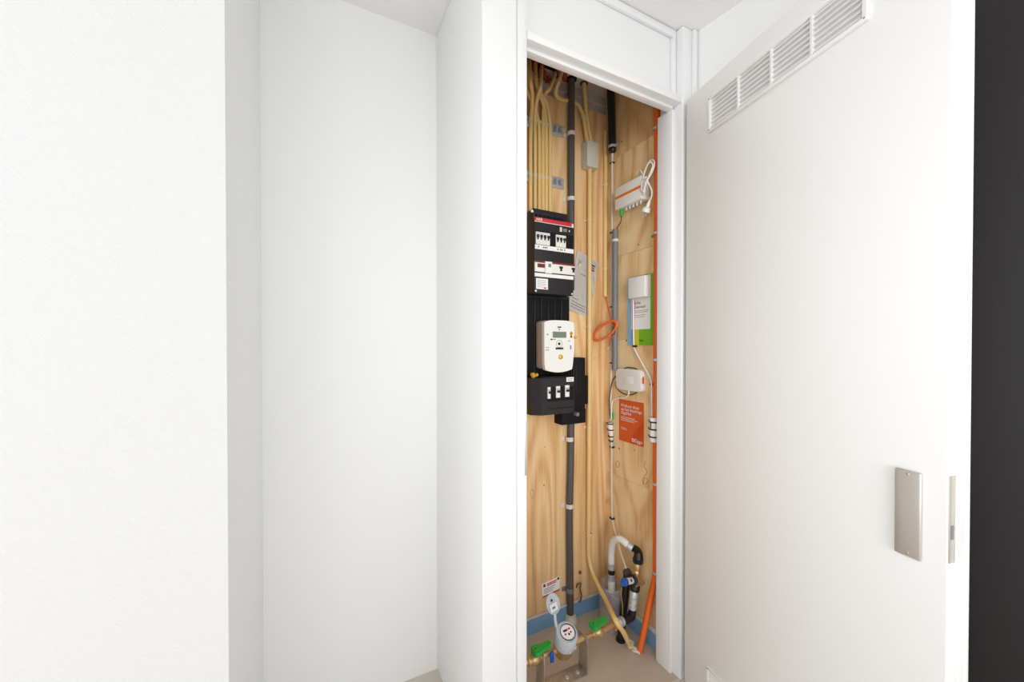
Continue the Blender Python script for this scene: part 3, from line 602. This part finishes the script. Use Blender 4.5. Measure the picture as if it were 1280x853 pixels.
# ---- fibre card and terminal
cy1, cy0 = rw(785, 390).y, rw(817, 390).y; cz1, cz0 = rw(785, 348).z, rw(785, 432).z
cdx = XR-0.0025
fc = thing('fibre_card', 'blue, white and green fibre information card behind the white terminal box', 'card', (XR, (cy0+cy1)/2, cz0))
MB().box((cdx, cy0, cz0), (XR-0.0004, cy1, cz1)).build('sheet', 'greenp', fc)
def cs_(name, p0, p1, q0, q1, m, t):      # a printed field: px range, py range at the left side
    a = rw(p0, q0).y; b = rw(p1, q0).y; z1 = rw(p0, q0).z; z0 = rw(p0, q1).z
    return MB().box((cdx-t, b, max(z0, cz0)), (cdx+0.0002, a, min(z1, cz1))).build(name, m, fc)
cs_('blue_field', 785.1, 793, 348, 431.8, 'bluep', 0.0003)
cs_('yellow_field', 793, 799, 405, 432, 'yelp', 0.0003)
MB().box((cdx-0.0006, rw(813.5, 390).y, rw(790, 412.5).z), (cdx+0.0002, rw(789.5, 390).y, cz1-0.004)).build('white_field', 'paper', fc)
text('lettering', 'KPN', 0.019, 'ink', fc, (cdx-0.0009, rw(793.7, 382).y, rw(793.7, 381.5).z), RX_, EZ)
text('lettering', 'Glasvezel', 0.0175, 'ink', fc, (cdx-0.0009, rw(793.7, 386).y, rw(793.7, 386).z), RX_, EZ)
for py, l in ((389.5, .085), (391.5, .078), (395, .065), (397.3, .06)): z = rw(794, py).z; y = rw(794, py).y; MB().box((cdx-0.0009, y-l, z), (cdx-0.0002, y, z+0.002)).build('print', 'grey2', fc)
text('lettering', 'kpn', 0.016, 'ink', fc, (cdx-0.0009, rw(800, 427).y, rw(800, 427).z), RX_, EZ)
TO = 0.042
ty1, ty0 = rw(785, 360, TO).y, rw(806, 360, TO).y; tz1, tz0 = rw(785, 348.3, TO).z, rw(785, 373.8, TO).z
tb = thing('fibre_terminal', 'square white fibre terminal box mounted over the information card', 'terminal box', (XR, (ty0+ty1)/2, tz0))
MB().box((XR-TO, ty0, tz0), (XR-0.016, ty1, tz1), 0.003).build('cover', 'white', tb)
MB().box((XR-0.0155, ty0-0.002, tz0+0.003), (cdx-0.001, ty1-0.003, tz1-0.003), 0.002).build('base', 'offwhite', tb)
tcab = thing('white_cable', 'white cable leaving the terminal box down to the orange conduit', 'cable', tuple(rw(816, 524, .02)))
MB().tube([Vector((XR-0.012, rw(791.5, 390, .012).y, tz0-0.0005)), rw(792, 400, .010), rw(792.3, 431, .010), rw(794, 438, .012), rw(802, 453, .016), rw(812, 471, .016), rw(814.3, 480, .016), rw(814.6, 500, .016), rw(815, 524, .018)], 0.0038, 8).build('cable', 'white', tcab)
MB().box((XR-0.0075, rw(794.3, 400).y, rw(792, 430).z), (cdx-0.001, rw(793.3, 400).y, tz0-0.001)).build('red_thread', 'red', tcab)
for (px, py) in ((792.5, 433), (814.2, 481)):
    q = rw(px, py, .012); MB().box((q.x-0.004, q.y-0.009, q.z-0.0045), (XR-0.0003, q.y+0.006, q.z+0.0045), 0.001).build('cable_clip', 'ink', tcab)

# ---- orange conduit on the far right of the side wall
RO = 0.0125
og = thing('orange_conduit', 'long orange conduit running down beside the right door post', 'conduit', tuple(PZ(799.5, 816, 0)))
MB().tube([rw(821.3, 100, .0155), rw(821, 300, .0155), rw(820.3, 470, .0155), rw(819.6, 600, .0155), rw(819.6, 700, .0155), rw(818.8, 722, .0165), rw(813, 750, .03), PZ(799.5, 816, 0.001)], RO, 14).build('tube', 'orange', og)
for py in (161.5, 292, 450, 605, 716):
    q = rw(820.2, py, .0155); MB().ring(q-Vector((0, 0, .005)), (0, 0, 1), RO+.003, RO, .010, 14).box((XR-0.004, q.y+0.010, q.z-0.005), (XR-0.0003, q.y+0.026, q.z+0.005), 0.001).build('tube_clip', 'steel', og)
q = rw(820.2, 294, .0155); MB().box((XR-0.02, q.y+0.012, q.z-0.006), (XR-0.0005, q.y+0.024, q.z+0.004), 0.001).build('green_wire', 'green', og)
ws = thing('sealing_sleeve', 'white sealing sleeve with black ties on the orange conduit', 'sleeve', tuple(rw(817.5, 552, .02)))
q1, q2 = rw(818, 522, .021), rw(818, 552, .021); q2.x, q2.y = q1.x, q1.y
MB().ring((q1.x, q1.y, q2.z), (0, 0, 1), .0205, .0128, q1.z-q2.z, 18).build('sleeve', 'white', ws)
for py in (527.5, 536.5, 546): z = rw(818, py, .021).z; MB().ring((q1.x, q1.y, z-.003), (0, 0, 1), .0222, .0203, .006, 18).box((q1.x-0.004, q1.y+0.018, z-.004), (q1.x+0.004, q1.y+0.030, z+.004)).build('tie', 'ink', ws)
z = rw(818, 531, .021).z; MB().box((q1.x-.0232, q1.y-.0015, z-.014), (q1.x-.0195, q1.y+.0015, z+.012)).build('tie_tail', 'ink', ws)

# ---- small white splice box
WO = 0.024
wy1, wy0 = rw(769.2, 475, WO).y, rw(801.8, 475, WO).y; wz1, wz0 = (rw(770, 460.7, WO).z+rw(800, 462.5, WO).z)/2, (rw(770, 488, WO).z+rw(800, 489.7, WO).z)/2
sb = thing('splice_box', 'rounded white cable splice box above the orange card', 'splice box', (XR, (wy0+wy1)/2, wz0))
o = MB(); R = 0.022; pts = []
for cx, cz, a0 in ((wy1-R, wz1-R, 0), (wy0+R, wz1-R, 90), (wy0+R, wz0+R, 180), (wy1-R, wz0+R, 270)):
    for k in range(5): t = math.radians(a0+k*22.5); pts.append((cx+R*math.cos(t), cz+R*math.sin(t)))
o.rings([[Vector((x, cy_(y), cz_(z))) for y, z in pts] for x, cy_, cz_ in [(XR-0.001, lambda y: y, lambda z: z), (XR-WO+0.006, lambda y: y, lambda z: z), (XR-WO+0.0015, lambda y: (wy0+wy1)/2+(y-(wy0+wy1)/2)*0.975, lambda z: (wz0+wz1)/2+(z-(wz0+wz1)/2)*0.965), (XR-WO, lambda y: (wy0+wy1)/2+(y-(wy0+wy1)/2)*0.92, lambda z: (wz0+wz1)/2+(z-(wz0+wz1)/2)*0.90)]])
o.build('housing', 'white', sb)
MB().box((XR-WO-0.0006, wy0+0.05, wz0+0.035), (XR-WO+0.001, wy1-0.05, wz1-0.035), 0.0005).build('embossed_panel', 'white', sb)
MB().box((XR-WO+0.004, wy0-0.006, wz0+0.04), (XR-0.012, wy0+0.004, wz1-0.035), 0.002).build('orange_catch', 'orange', sb)
bl = thing('black_cable', 'thin black cable looped around the white splice box', 'cable', tuple(rw(763.5, 528, .02)))
MB().tube([rw(778, 462, .01), rw(786, 459.6, .012), rw(797, 462.5, .012), rw(803.5, 471, .014), rw(803.5, 480, .014), rw(797, 490, .014), rw(787, 494, .014), rw(777, 491, .014), rw(770.5, 484, .014), rw(769.6, 478, .010)], 0.0024, 6).build('loop', 'ink', bl)
MB().tube([rw(770, 470, .010), rw(766, 476, .014), rw(762.8, 490, .017), rw(761.6, 505, .018), rw(763, 524, .02)], 0.0024, 6).build('lead', 'ink', bl)
wc = thing('white_lead', 'short white lead curving from the splice box to the corner connector', 'cable', tuple(rw(764, 520, .02)))
MB().tube([Vector((XR-0.016, rw(786, 490, .016).y, wz0+0.001)), rw(785.5, 494, .016), rw(780, 497.3, .014), rw(771, 498.5, .014), rw(765.5, 502, .016), rw(764.3, 512, .017), rw(764, 524, .02)], 0.0034, 8).build('cable', 'white', wc)
cn = thing('coax_connector', 'white and green sleeve connector with black ties in the corner', 'connector', tuple(rw(764, 557, .02)))
def rv(px, py, off): return rw(px, py, off)
MB().cyl(rv(762.6, 529, .018), rv(763.6, 541, .018), .014, .013).build('sleeve', 'white', cn); MB().cyl(rv(763.6, 541, .018), rv(764.2, 549, .018), .010, .009).build('sleeve', 'white', cn)
MB().cyl(rv(764.2, 549, .018), rv(764.6, 558, .016), .0075).build('sleeve', 'steel', cn)
MB().box(rv(765.6, 519, .010)-Vector((.004, .006, .022)), rv(765.6, 519, .010)+Vector((.003, .006, .012)), 0.002).build('green_tab', 'green', cn)
for px, py, r in ((762.6, 530, .0155), (763.2, 537.5, .0148), (763.9, 546, .0115), (764.3, 551.6, .0092)):
    q = rv(px, py, .018); MB().ring(q-Vector((0, 0, .003)), (0, 0, 1), r, r-.003, .006, 14).box(q+Vector((-.004, r-.002, -.004)), q+Vector((.004, r+.008, .004))).build('tie', 'ink', cn)
wd = thing('white_lead', 'white cable from the corner connector down to the brass valve', 'cable', tuple(PY(783, 712, 1.27)))
MB().tube([rv(764.6, 556, .014), rv(764.4, 600, .010), rv(765, 640, .010), rv(766, 652, .012), rw(769, 666, .025), PX(775, 688, 1.27), PX(782.5, 711, 1.245)], 0.0045, 8).build('cable', 'offwhite', wd)
for py in (559, 648): q = rv(764.7, py, .010); MB().box((q.x-0.007, q.y-0.012, q.z-0.004), (XR-0.0003, q.y+0.010, q.z+0.004), 0.001).build('cable_clip', 'ink', wd)

# ---- orange card
qy1, qy0 = rw(774.3, 525).y, rw(805, 525).y; qz1, qz0 = (rw(774, 499).z+rw(804.5, 504).z)/2, (rw(775, 550).z+rw(805.5, 560).z)/2
ok = thing('orange_card', 'orange advertising card with white lettering on the side wall', 'card', (XR, (qy0+qy1)/2, qz0))
ocx = XR-0.002
MB().box((ocx, qy0, qz0), (XR-0.0004, qy1, qz1)).build('sheet', 'ocard', ok)
wq, hq = qy1-qy0, qz1-qz0
def oq(u, v): return Vector((ocx-0.0004, qy1-wq*u, qz1-hq*v))
MB().prism([oq(.45, .98), oq(.62, .72), oq(.98, .44), oq(.98, .98)], (0.0005, 0, 0)).build('printed_shape', 'ocard2', ok, smooth=False)
for k, s in enumerate(('Welkom thuis', 'op het krachtige', 'GigaNet')): text('lettering', s, 0.0205, 'white', ok, oq(.08, .17+.088*k)+Vector((-.0003, 0, 0)), RX_, EZ)
for k, l in enumerate((.58, .68, .55)): a_ = oq(.08, .42+.04*k); MB().box((a_.x-.0002, a_.y-wq*l, a_.z), (a_.x+.0003, a_.y, a_.z+.003)).build('print', 'offwhite', ok)
for k, l in enumerate((.22, .24)): a_ = oq(.09, .68+.035*k); MB().box((a_.x-.0002, a_.y-wq*l, a_.z), (a_.x+.0003, a_.y, a_.z+.0025)).build('print', 'offwhite', ok)
text('lettering', 'Ziggo', 0.022, 'white', ok, oq(.64, .94)+Vector((-.0003, 0, 0)), RX_, EZ)
a_ = oq(.59, .92); MB().ring((a_.x+.0002, a_.y, a_.z+.003), (-1, 0, 0), .0085, .0045, .0006, 14).build('logo_ring', 'white', ok)

# ---- paper sheet tucked behind the conduit
ps = thing('paper_sheet', 'printed paper sheet tucked behind the long cream conduit', 'paper', tuple(bw(732, 396, .008)))
def pq(u, v):
    a = Vector((722, 312)).lerp(Vector((747.8, 328.8)), u); b = Vector((709.5, 386)).lerp(Vector((736.5, 398.5)), u); c_ = a.lerp(b, v)
    off = 0.004+0.0006*0 + 0.016*max(0, 0.5-u)*v*2 + 0.004*(1-u)
    return bw(c_.x, c_.y, off)
g = MB(); nu, nv = 8, 8; vs = [[g.bm.verts.new(pq(i/nu, j/nv)) for i in range(nu+1)] for j in range(nv+1)]
for j in range(nv):
    for i in range(nu): g.bm.faces.new((vs[j][i], vs[j][i+1], vs[j+1][i+1], vs[j+1][i]))
bmesh.ops.solidify(g.bm, geom=g.bm.faces[:], thickness=0.0004)
sh = g.build('sheet', 'paper', ps, smooth=False)
def pmark(u0, u1, v0, v1, m):
    d = Vector((0, -0.0012, 0)); MB().prism([pq(u0, v0)+d, pq(u1, v0)+d, pq(u1, v1)+d, pq(u0, v1)+d], (0, 0.0006, 0)).build('print', m, ps, smooth=False)
for k in range(3): pmark(.70, .88, .09+.04*k, .112+.04*k, ('ink', 'red', 'ink')[k])
for k in range(3): pmark(.1, .75, .84+.045*k, .85+.045*k, 'grey2')
pmark(.3, .55, .34, .35, 'grey2'); pmark(.1, .4, .78, .79, 'grey2')

# ---- warning card near the floor
wk = thing('warning_card', 'small white and red warning card low on the back wall', 'card', tuple(bw(688, 747, .002)))
A = [bw(677.2, 731, .002), bw(699.7, 720.6, .002), bw(699.7, 738, .002), bw(678.2, 748, .002)]
MB().prism(A, (0, 0.0016, 0)).build('sheet', 'paper', wk, smooth=False)
def wq_(u, v): return (A[0].lerp(A[1], u)).lerp(A[3].lerp(A[2], u), v)+Vector((0, -0.0005, 0))
def wm(name, u0, u1, v0, v1, m): MB().prism([wq_(u0, v0), wq_(u1, v0), wq_(u1, v1), wq_(u0, v1)], (0, 0.0006, 0)).build(name, m, wk, smooth=False)
wm('red_band', 0, 1, .9, 1, 'red'); wm('print', .28, .82, .12, .20, 'red'); wm('print', .28, .78, .24, .31, 'red'); wm('print', .08, .20, .08, .28, 'darkred'); wm('print', .86, .97, .04, .2, 'ink')
for k in range(3): wm('print', .1, .75-.08*k, .45+.13*k, .49+.13*k, 'grey2')
hk = thing('wire_hook', 'dark bent wire end sticking out of the back wall plinth', 'wire', tuple(bw(724.5, 752, .02)))
MB().tube([bw(720.5, 735, .001), bw(722, 731, .014), bw(726, 729.5, .02), bw(725, 736, .02), bw(727, 745, .02), bw(725.5, 751, .018), bw(723.5, 753, .016)], 0.003, 7).build('wire', 'pipe', hk)
MB().cyl(bw(725, 716, .001), bw(725, 716, .012), .008, .005, 10).build('plug', 'grain', hk)

# ================================================================== water supply at floor level
YW, ZW = 1.255, 0.13
def XW(px, py): return PY(px, py, YW).x
# ---- steel bracket
xr0, xl0 = XW(728.5, 810), XW(675, 835)
bk = thing('meter_bracket', 'worn steel U bracket carrying the water meter on the cement floor', 'bracket', ((xl0+xr0)/2, YW, 0))
MB().box((xl0, YW-0.03, 0.0005), (xr0+0.004, YW+0.03, 0.0045), 0.001).build('base_plate', 'bracket', bk)
for x in (xl0, xr0): MB().box((x, YW-0.028, 0.0046), (x+0.004, YW+0.028, ZW+0.018), 0.001).build('upright', 'bracket', bk)
for x in (xl0+0.03, (xl0+xr0)/2+.02, xr0-0.03): MB().lathe((x, YW-0.005, 0.0044), (0, 0, 1), [(0.009, 0), (0.009, 0.005), (0.004, 0.007), (0, 0.007)], 6).build('bolt', 'steel', bk)
pc_ = MB(); r_ = 0.045
# ---- water meter
xm = XW(704.5, 800); mc = Vector((xm, YW, ZW)); ax = Vector((-0.12, -0.40, 0.9)).normalized()
wmt = thing('water_meter', 'grey-blue water meter with open flip lid on a brass body', 'water meter', tuple(mc-Vector((0, 0, 0.05))))
MB().lathe(mc-ax*0.045, ax, [(0.015, 0), (0.034, 0.010), (0.040, 0.028), (0.041, 0.062), (0.043, 0.067), (0.043, 0.076)], 28).build('brass_body', 'brass', wmt)
MB().lathe(mc+ax*0.0312, ax, [(0.044, 0), (0.0445, 0.006), (0.0435, 0.054), (0.040, 0.063), (0.0365, 0.064), (0.0355, 0.059), (0.0, 0.059)], 30).build('register_housing', 'meterblue', wmt)
dc = mc+ax*0.0905; ux = (Vector((1, 0, 0))-ax*ax.x).normalized(); uy = ax.cross(ux)
MB().lathe(dc, ax, [(0.034, 0), (0.034, 0.0012), (0, 0.0013)], 28).build('dial_surround', 'meterblue', wmt)
dl = MB().lathe(dc+ax*0.0012+ux*0.004, ax, [(0.0275, 0), (0.0275, 0.001), (0, 0.0011)], 28).build('dial', 'paper', wmt)
MB().lathe_closed(dc+ax*0.0012+ux*0.004, ax, [(0.0295, 0), (0.0295, 0.003), (0.0275, 0.003), (0.0275, 0)], 28).build('dial_ring', 'ink', wmt)
def dq(u, v, h=0.0025): return dc+ux*(u+0.004)+uy*v+ax*h
def dmark(u, v, a, b, m): MB().prism([dq(u-a, v-b), dq(u+a, v-b), dq(u+a, v+b), dq(u-a, v+b)], ax*0.0005).build('print', m, dl, smooth=False)
dmark(-.006, .008, .009, .0035, 'ink'); dmark(.011, .009, .005, .003, 'red'); 
for u, v, m in ((-.012, -.004, 'red'), (.002, -.008, 'ink'), (.012, -.004, 'red')): MB().lathe(dq(u, v, 0.0022), ax, [(0.004, 0), (0.004, 0.0006), (0, 0.0007)], 12).build('pointer', m, dl)
# flip lid standing open
lc = PY(690.8, 755, YW+0.035); la = (Vector((0.25, -0.85, 0.45))).normalized(); lu = Vector((1, 0, 0)); lu = (lu-la*la.x).normalized(); lv = la.cross(lu)
MB().lathe(lc, la, [(0.001, -0.004), (0.032, -0.004), (0.037, 0.0), (0.037, 0.005), (0.034, 0.006), (0.032, 0.002), (0, 0.002)], 26).build('flip_lid', 'meterblue', wmt)
hb = mc+ax*0.085-ux*0.026+uy*0.030
MB().tube([lc-lv*math.copysign(0.034, lv.z), (lc-lv*math.copysign(0.034, lv.z)).lerp(hb, .5)+Vector((0, .004, 0)), hb], 0.006, 8).build('lid_hinge', 'meterblue', wmt)
uu = lu; vv = lv if lv.z > 0 else -lv
def lq(u, v): return lc+uu*u+vv*v+la*0.0066
lt = MB().prism([lq(-.024, -.026), lq(.016, -.022), lq(.014, .004), lq(-.026, 0)], la*0.0008).build('lid_label', 'paper', wmt, smooth=False)
MB().prism([lq(-.014, -.018), lq(.004, -.016), lq(.003, -.008), lq(-.015, -.010)], la*0.0014).build('print', 'grey2', lt, smooth=False)
MB().prism([lq(-.012, .008), lq(-.002, .010), lq(-.004, .018), lq(-.012, .016)], la*0.0004).build('print', 'ink', wmt, smooth=False)
sdir = (Vector((0.12, -1.0, 0))-ax*ax.dot(Vector((0.12, -1.0, 0)))).normalized(); sv = ax.cross(sdir)
sc_ = mc+ax*0.047+sdir*0.0447
lt2 = MB().prism([sc_+sv*s*0.017+ax*t for s, t in ((-1, -.009), (1, -.009), (1, .008), (-1, .008))], sdir*0.0008).build('side_label', 'paper', wmt, smooth=False)
MB().prism([sc_+sv*s*0.010+ax*t+sdir*.0006 for s, t in ((-1, -.003), (1, -.003), (1, .002), (-1, .002))], sdir*0.0006).build('print', 'ink', lt2, smooth=False)
MB().cyl((xm+0.035, YW, ZW), (xr0-0.001, YW, ZW), 0.013).build('outlet', 'brass', wmt)
MB().cyl((xm-0.035, YW, ZW), (xl0+0.005, YW, ZW), 0.013).build('inlet', 'brass', wmt)
MB().lathe((xm+0.048, YW, ZW), (1, 0, 0), [(0.018, 0), (0.018, 0.02), (0.013, 0.021)], 6).build('union_nut', 'brass', wmt)
# ---- ball valves with green levers
def valve(name, label, x, lev_a, lev_b, grp):
    v = thing(name, label, 'valve', (x, YW, ZW-0.02), grp)
    MB().lathe((x-0.035, YW, ZW), (1, 0, 0), [(0.014, 0), (0.017, 0.003), (0.017, 0.014), (0.014, 0.016), (0.021, 0.026), (0.022, 0.036), (0.020, 0.046), (0.014, 0.054), (0.017, 0.056), (0.017, 0.068), (0.013, 0.07)], 16).build('valve_body', 'brass', v)
    MB().cyl((x, YW, ZW+0.018), (x, YW, ZW+0.034), 0.008).build('stem', 'brass', v)
    a, b = Vector(lev_a), Vector(lev_b); d = (b-a).normalized(); s = d.cross(EZ).normalized()
    prof = [(-.012, .016), (-.004, .021), (.012, .019), (.03, .013), ((b-a).length, .011), ((b-a).length+.006, .006)]
    pl = [a+d*t+s*w_ for t, w_ in prof]+[a+d*t-s*w_ for t, w_ in prof[::-1]]
    lv_ = MB().prism([p-EZ*0.006 for p in pl], EZ*0.022).build('lever', 'green', v, smooth=False)
    bmv = bmesh.new(); bmv.from_mesh(lv_.data); bmesh.ops.bevel(bmv, geom=bmv.edges[:], offset=0.003, segments=2, affect='EDGES'); bmv.to_mesh(lv_.data); bmv.free()
    MB().lathe(a+EZ*0.0155, EZ, [(0.0035, 0), (0.003, 0.0012), (0, 0.0013)], 10).build('lever_screw', 'ink', v)
    return v
xv = XW(748, 788); xv2 = XW(668.5, 823)
valve('ball_valve', 'green-levered brass ball valve right of the water meter', xv, (xv-0.034, YW-0.01, ZW+0.035), (xv+0.032, YW-0.004, ZW+0.037), 'green-levered ball valves')
v2 = valve('ball_valve', 'green-levered brass ball valve with blue tag left of the water meter', xv2, (xv2-0.002, YW-0.008, ZW+0.03), (xv2+0.062, YW-0.004, ZW+0.032), 'green-levered ball valves')
tgx = XW(685.5, 820); MB().box((tgx-0.008, YW-0.03, ZW-0.018), (tgx+0.008, YW-0.022, ZW+0.024), 0.003).build('blue_tag', 'bluec', v2)
MB().cyl((xv2-0.034, YW, ZW), (0.60, YW, ZW), 0.012).build('inlet_pipe', 'brass', v2)
MB().lathe((xv2-0.075, YW, ZW), (1, 0, 0), [(0.017, 0), (0.017, 0.022), (0.012, 0.024)], 6).build('union_nut', 'brass', v2)
# ---- riser assembly
xe = XW(788, 771); wa = thing('riser_pipe', 'riser of brass, black and silver fittings with a blue cap in the corner', 'pipe fitting', (xe, YW, ZW-0.02))
MB().cyl((xr0+0.0045, YW, ZW), (xv-0.034, YW, ZW), 0.011).build('pipe', 'brass', wa)
xn = XW(769, 778); MB().lathe((xn-0.014, YW, ZW), (1, 0, 0), [(0.021, 0), (0.022, 0.002), (0.022, 0.02), (0.021, 0.022)], 6).build('union_nut', 'brass', wa)
MB().cyl((xv+0.034, YW, ZW), (xn-0.012, YW, ZW), 0.012).build('pipe', 'brass', wa)
MB().lathe((xn+0.008, YW, ZW), (1, 0, 0), [(0.017, 0), (0.020, 0.004), (0.020, 0.014), (0.015, 0.016), (0.015, 0.02), (0.019, 0.022), (0.019, 0.034), (0.014, 0.037)], 18).build('compression_fitting', 'steel', wa)
up = [PY(790, 768, YW), PY(791.5, 752, YW), PY(793.5, 733, YW), PY(796, 712, YW), PY(797.5, 700, YW)]
MB().tube([Vector((xn+0.042, YW, ZW)), Vector((up[0].x-0.008, YW, ZW+0.002)), Vector((up[0].x, YW, ZW+0.012)), up[1]-Vector((0, 0, .015))], 0.0165, 14).build('elbow', 'rubber', wa)
def along(a, b, t): return a.lerp(b, t)
u1 = (up[2]-up[1]).normalized()
MB().lathe(up[1]-u1*0.035, u1, [(0.014, 0), (0.018, 0.004), (0.018, 0.020), (0.015, 0.023), (0.015, 0.026), (0.018, 0.029), (0.018, 0.046), (0.014, 0.050)], 18).build('compression_fitting', 'steel', wa)
l12 = (up[2]-up[1]).length
MB().lathe(up[1]+u1*0.0152, u1, [(0.014, 0), (0.018, 0.003), (0.018, l12-0.042), (0.015, l12-0.036), (0.015, l12-0.0334)], 18).build('compression_fitting', 'steel', wa)
MB().lathe(up[2]-u1*0.018, u1, [(0.021, 0), (0.022, 0.003), (0.022, 0.02), (0.020, 0.023)], 18).build('black_nut', 'rubber', wa)
u2 = (up[4]-up[2]).normalized()
MB().lathe(up[2]+u2*0.004, u2, [(0.016, 0), (0.018, 0.006), (0.018, 0.014), (0.013, 0.02), (0.014, 0.04), (0.018, 0.05), (0.018, 0.06), (0.015, 0.066), (0.017, 0.07), (0.017, 0.098), (0.014, 0.102)], 16).build('brass_valve', 'brass', wa)
q = along(up[2], up[4], 0.45); e = PY(803, 729, YW-0.01)
MB().cyl(q, e, 0.006, seg=10).build('drain_stub', 'brass', wa); MB().lathe(e-(e-q).normalized()*0.002, e-q, [(0.009, 0), (0.009, 0.008), (0, 0.009)], 10).build('drain_cap', 'brass', wa)
c0 = PY(789.5, 726, YW-0.012); c1 = PY(774.8, 729.5, YW-0.045); cdv = (c1-c0).normalized(); cl_ = (c1-c0).length
MB().lathe(c0-cdv*0.012, cdv, [(0.012, 0), (0.024, 0.002), (0.025, 0.012), (0.018, 0.014)], 20).build('black_disc', 'rubber', wa)
cpv = MB().lathe(c0+cdv*0.002, cdv, [(0.013, 0), (0.0135, cl_*0.5), (0.013, cl_*0.55)], 18).build('white_cap', 'white', wa)
MB().lathe(c0+cdv*(cl_*0.5), cdv, [(0.0135, 0), (0.0155, 0.003), (0.0155, 0.020), (0.012, 0.024), (0, 0.024)], 18).build('blue_cap', 'bluec', wa)
pn = (CAM-c0).normalized(); pn = (pn-cdv*pn.dot(cdv)).normalized(); ps_ = pn.cross(cdv); pm_ = c0+cdv*(cl_*0.27)+pn*0.0134
MB().prism([pm_+cdv*a*0.006+ps_*b*0.005 for a, b in ((-1, -1), (1, -1), (1, 1), (-1, 1))], pn*0.0006).build('print', 'ink', cpv, smooth=False)
# black top elbow
MB().tube([up[4]-Vector((0, 0, .004)), PY(798, 693, YW+.003), PY(796.5, 688, YW+.008), PY(791.5, 685.5, YW+.012)], lambda t: 0.0215-0.006*t if t < .5 else 0.0155, 16).build('top_elbow', 'rubber', wa)
MB().cyl(up[4]-Vector((0, 0, .012)), up[4]+Vector((0, 0, .006)), 0.023, seg=8).build('elbow_nut', 'rubber', wa)
# tall black pipe from the floor
bp_ = thing('black_pipe', 'upright black pipe rising from the cement floor behind the riser', 'pipe', tuple(PZ(776, 801, 0)))
f0 = PZ(776, 801, 0)
MB().tube([f0, PY(777.5, 780, f0.y+.004), PY(781, 750, f0.y+.010), PY(784, 716, f0.y+.012)], 0.0165, 14).build('pipe', 'rubber', bp_)
MB().lathe(f0+Vector((0, 0, .0005)), EZ, [(0.022, 0), (0.021, 0.010), (0.0168, 0.012)], 18).build('foot_collar', 'rubber', bp_)
MB().lathe(PY(784, 716, f0.y+.012)-EZ*.006, EZ, [(0.019, 0), (0.020, 0.01), (0.012, 0.02)], 14).build('end_cap', 'pipe', bp_)
MB().tube([PY(777, 735, YW-.02), PY(776.5, 745, YW-.01), PY(778, 757, YW), PY(778, 770, YW+.01)], 0.0026, 6).build('earth_wire', 'brass', bp_)
# ---- white water hose
wh = thing('water_hose', 'white bent water hose arching over the riser in the corner', 'hose', tuple(PY(764.5, 737, 1.42)))
MB().tube([PY(784.5, 681.5, YW+.035), PY(780, 677, YW+.05), PY(773, 673.5, YW+.08), PY(766.5, 677, YW+.12), PY(764.3, 689, YW+.15), PY(764.2, 705, YW+.155)], 0.0155, 16).build('hose', 'white', wh)
h1, h2 = PY(784.5, 681.5, YW+.035), PY(790.5, 686, YW+.016)
MB().lathe(h1, h2-h1, [(0.0165, 0), (0.0172, 0.004), (0.0165, 0.010), (0.0172, 0.016), (0.0165, (h2-h1).length)], 16).build('crimp_sleeve', 'steel', wh)
k1 = PY(764.3, 704, YW+.155); 
MB().lathe(k1, -EZ, [(0.0155, 0), (0.017, .002), (0.0155, .008), (0.017, .014), (0.0165, .03)], 16).build('crimp_sleeve', 'steel', wh)
MB().lathe(k1-EZ*.0302, -EZ, [(0.0165, 0), (0.0165, .022)], 16).build('black_band', 'rubber', wh)
MB().lathe(k1-EZ*.0524, -EZ, [(0.016, 0), (0.017, .006), (0.0155, .012), (0.016, .032)], 16).build('crimp_sleeve', 'steel', wh)
MB().lathe(k1-EZ*.0846, -EZ, [(0.0165, 0), (0.0165, .052), (0.014, .054)], 16).build('hose_end', 'white', wh)
# ---- clear plastic sleeve in the corner
fz = PZ(764, 783, 0)
ck = thing('clear_sleeve', 'clear grey plastic sleeve standing on the floor in the corner', 'sleeve', (fz.x, fz.y, 0))
o = MB(); cx_, cy_ = fz.x, fz.y; rr = 0.058
o.lathe_closed((cx_, cy_, 0.0005), EZ, [(rr, 0), (rr*0.98, 0.20), (rr*0.98-.002, 0.20), (rr-.002, 0)], 20); o.build('sleeve', 'clear', ck)
# ---- tape scraps on the floor
tpz = thing('tape_scrap', 'crumpled white tape scraps where the conduits enter the floor', 'tape', tuple(PZ(791, 811, 0)))
for k, (px, py) in enumerate(((788, 809), (791, 811), (793.5, 813), (789.5, 805.5), (796, 815.5))):
    p = PZ(px, py, 0.004); o = MB(); o.box((-.012, -.008, -.003), (.012, .008, .004)); bmesh.ops.subdivide_edges(o.bm, edges=o.bm.edges[:], cuts=2, use_grid_fill=True)
    for v in o.bm.verts: v.co += Vector((random.uniform(-1, 1), random.uniform(-1, 1), random.uniform(0, 1)))*0.004
    bmesh.ops.transform(o.bm, matrix=Matrix.Translation(p+Vector((0, 0, .001))) @ Matrix.Rotation(k*1.3, 4, 'Z'), verts=o.bm.verts); o.build('scrap', 'paper' if k != 1 else 'cream', tpz, smooth=False)
for o in bpy.data.objects:
    if '_o' in o: del o['_o']
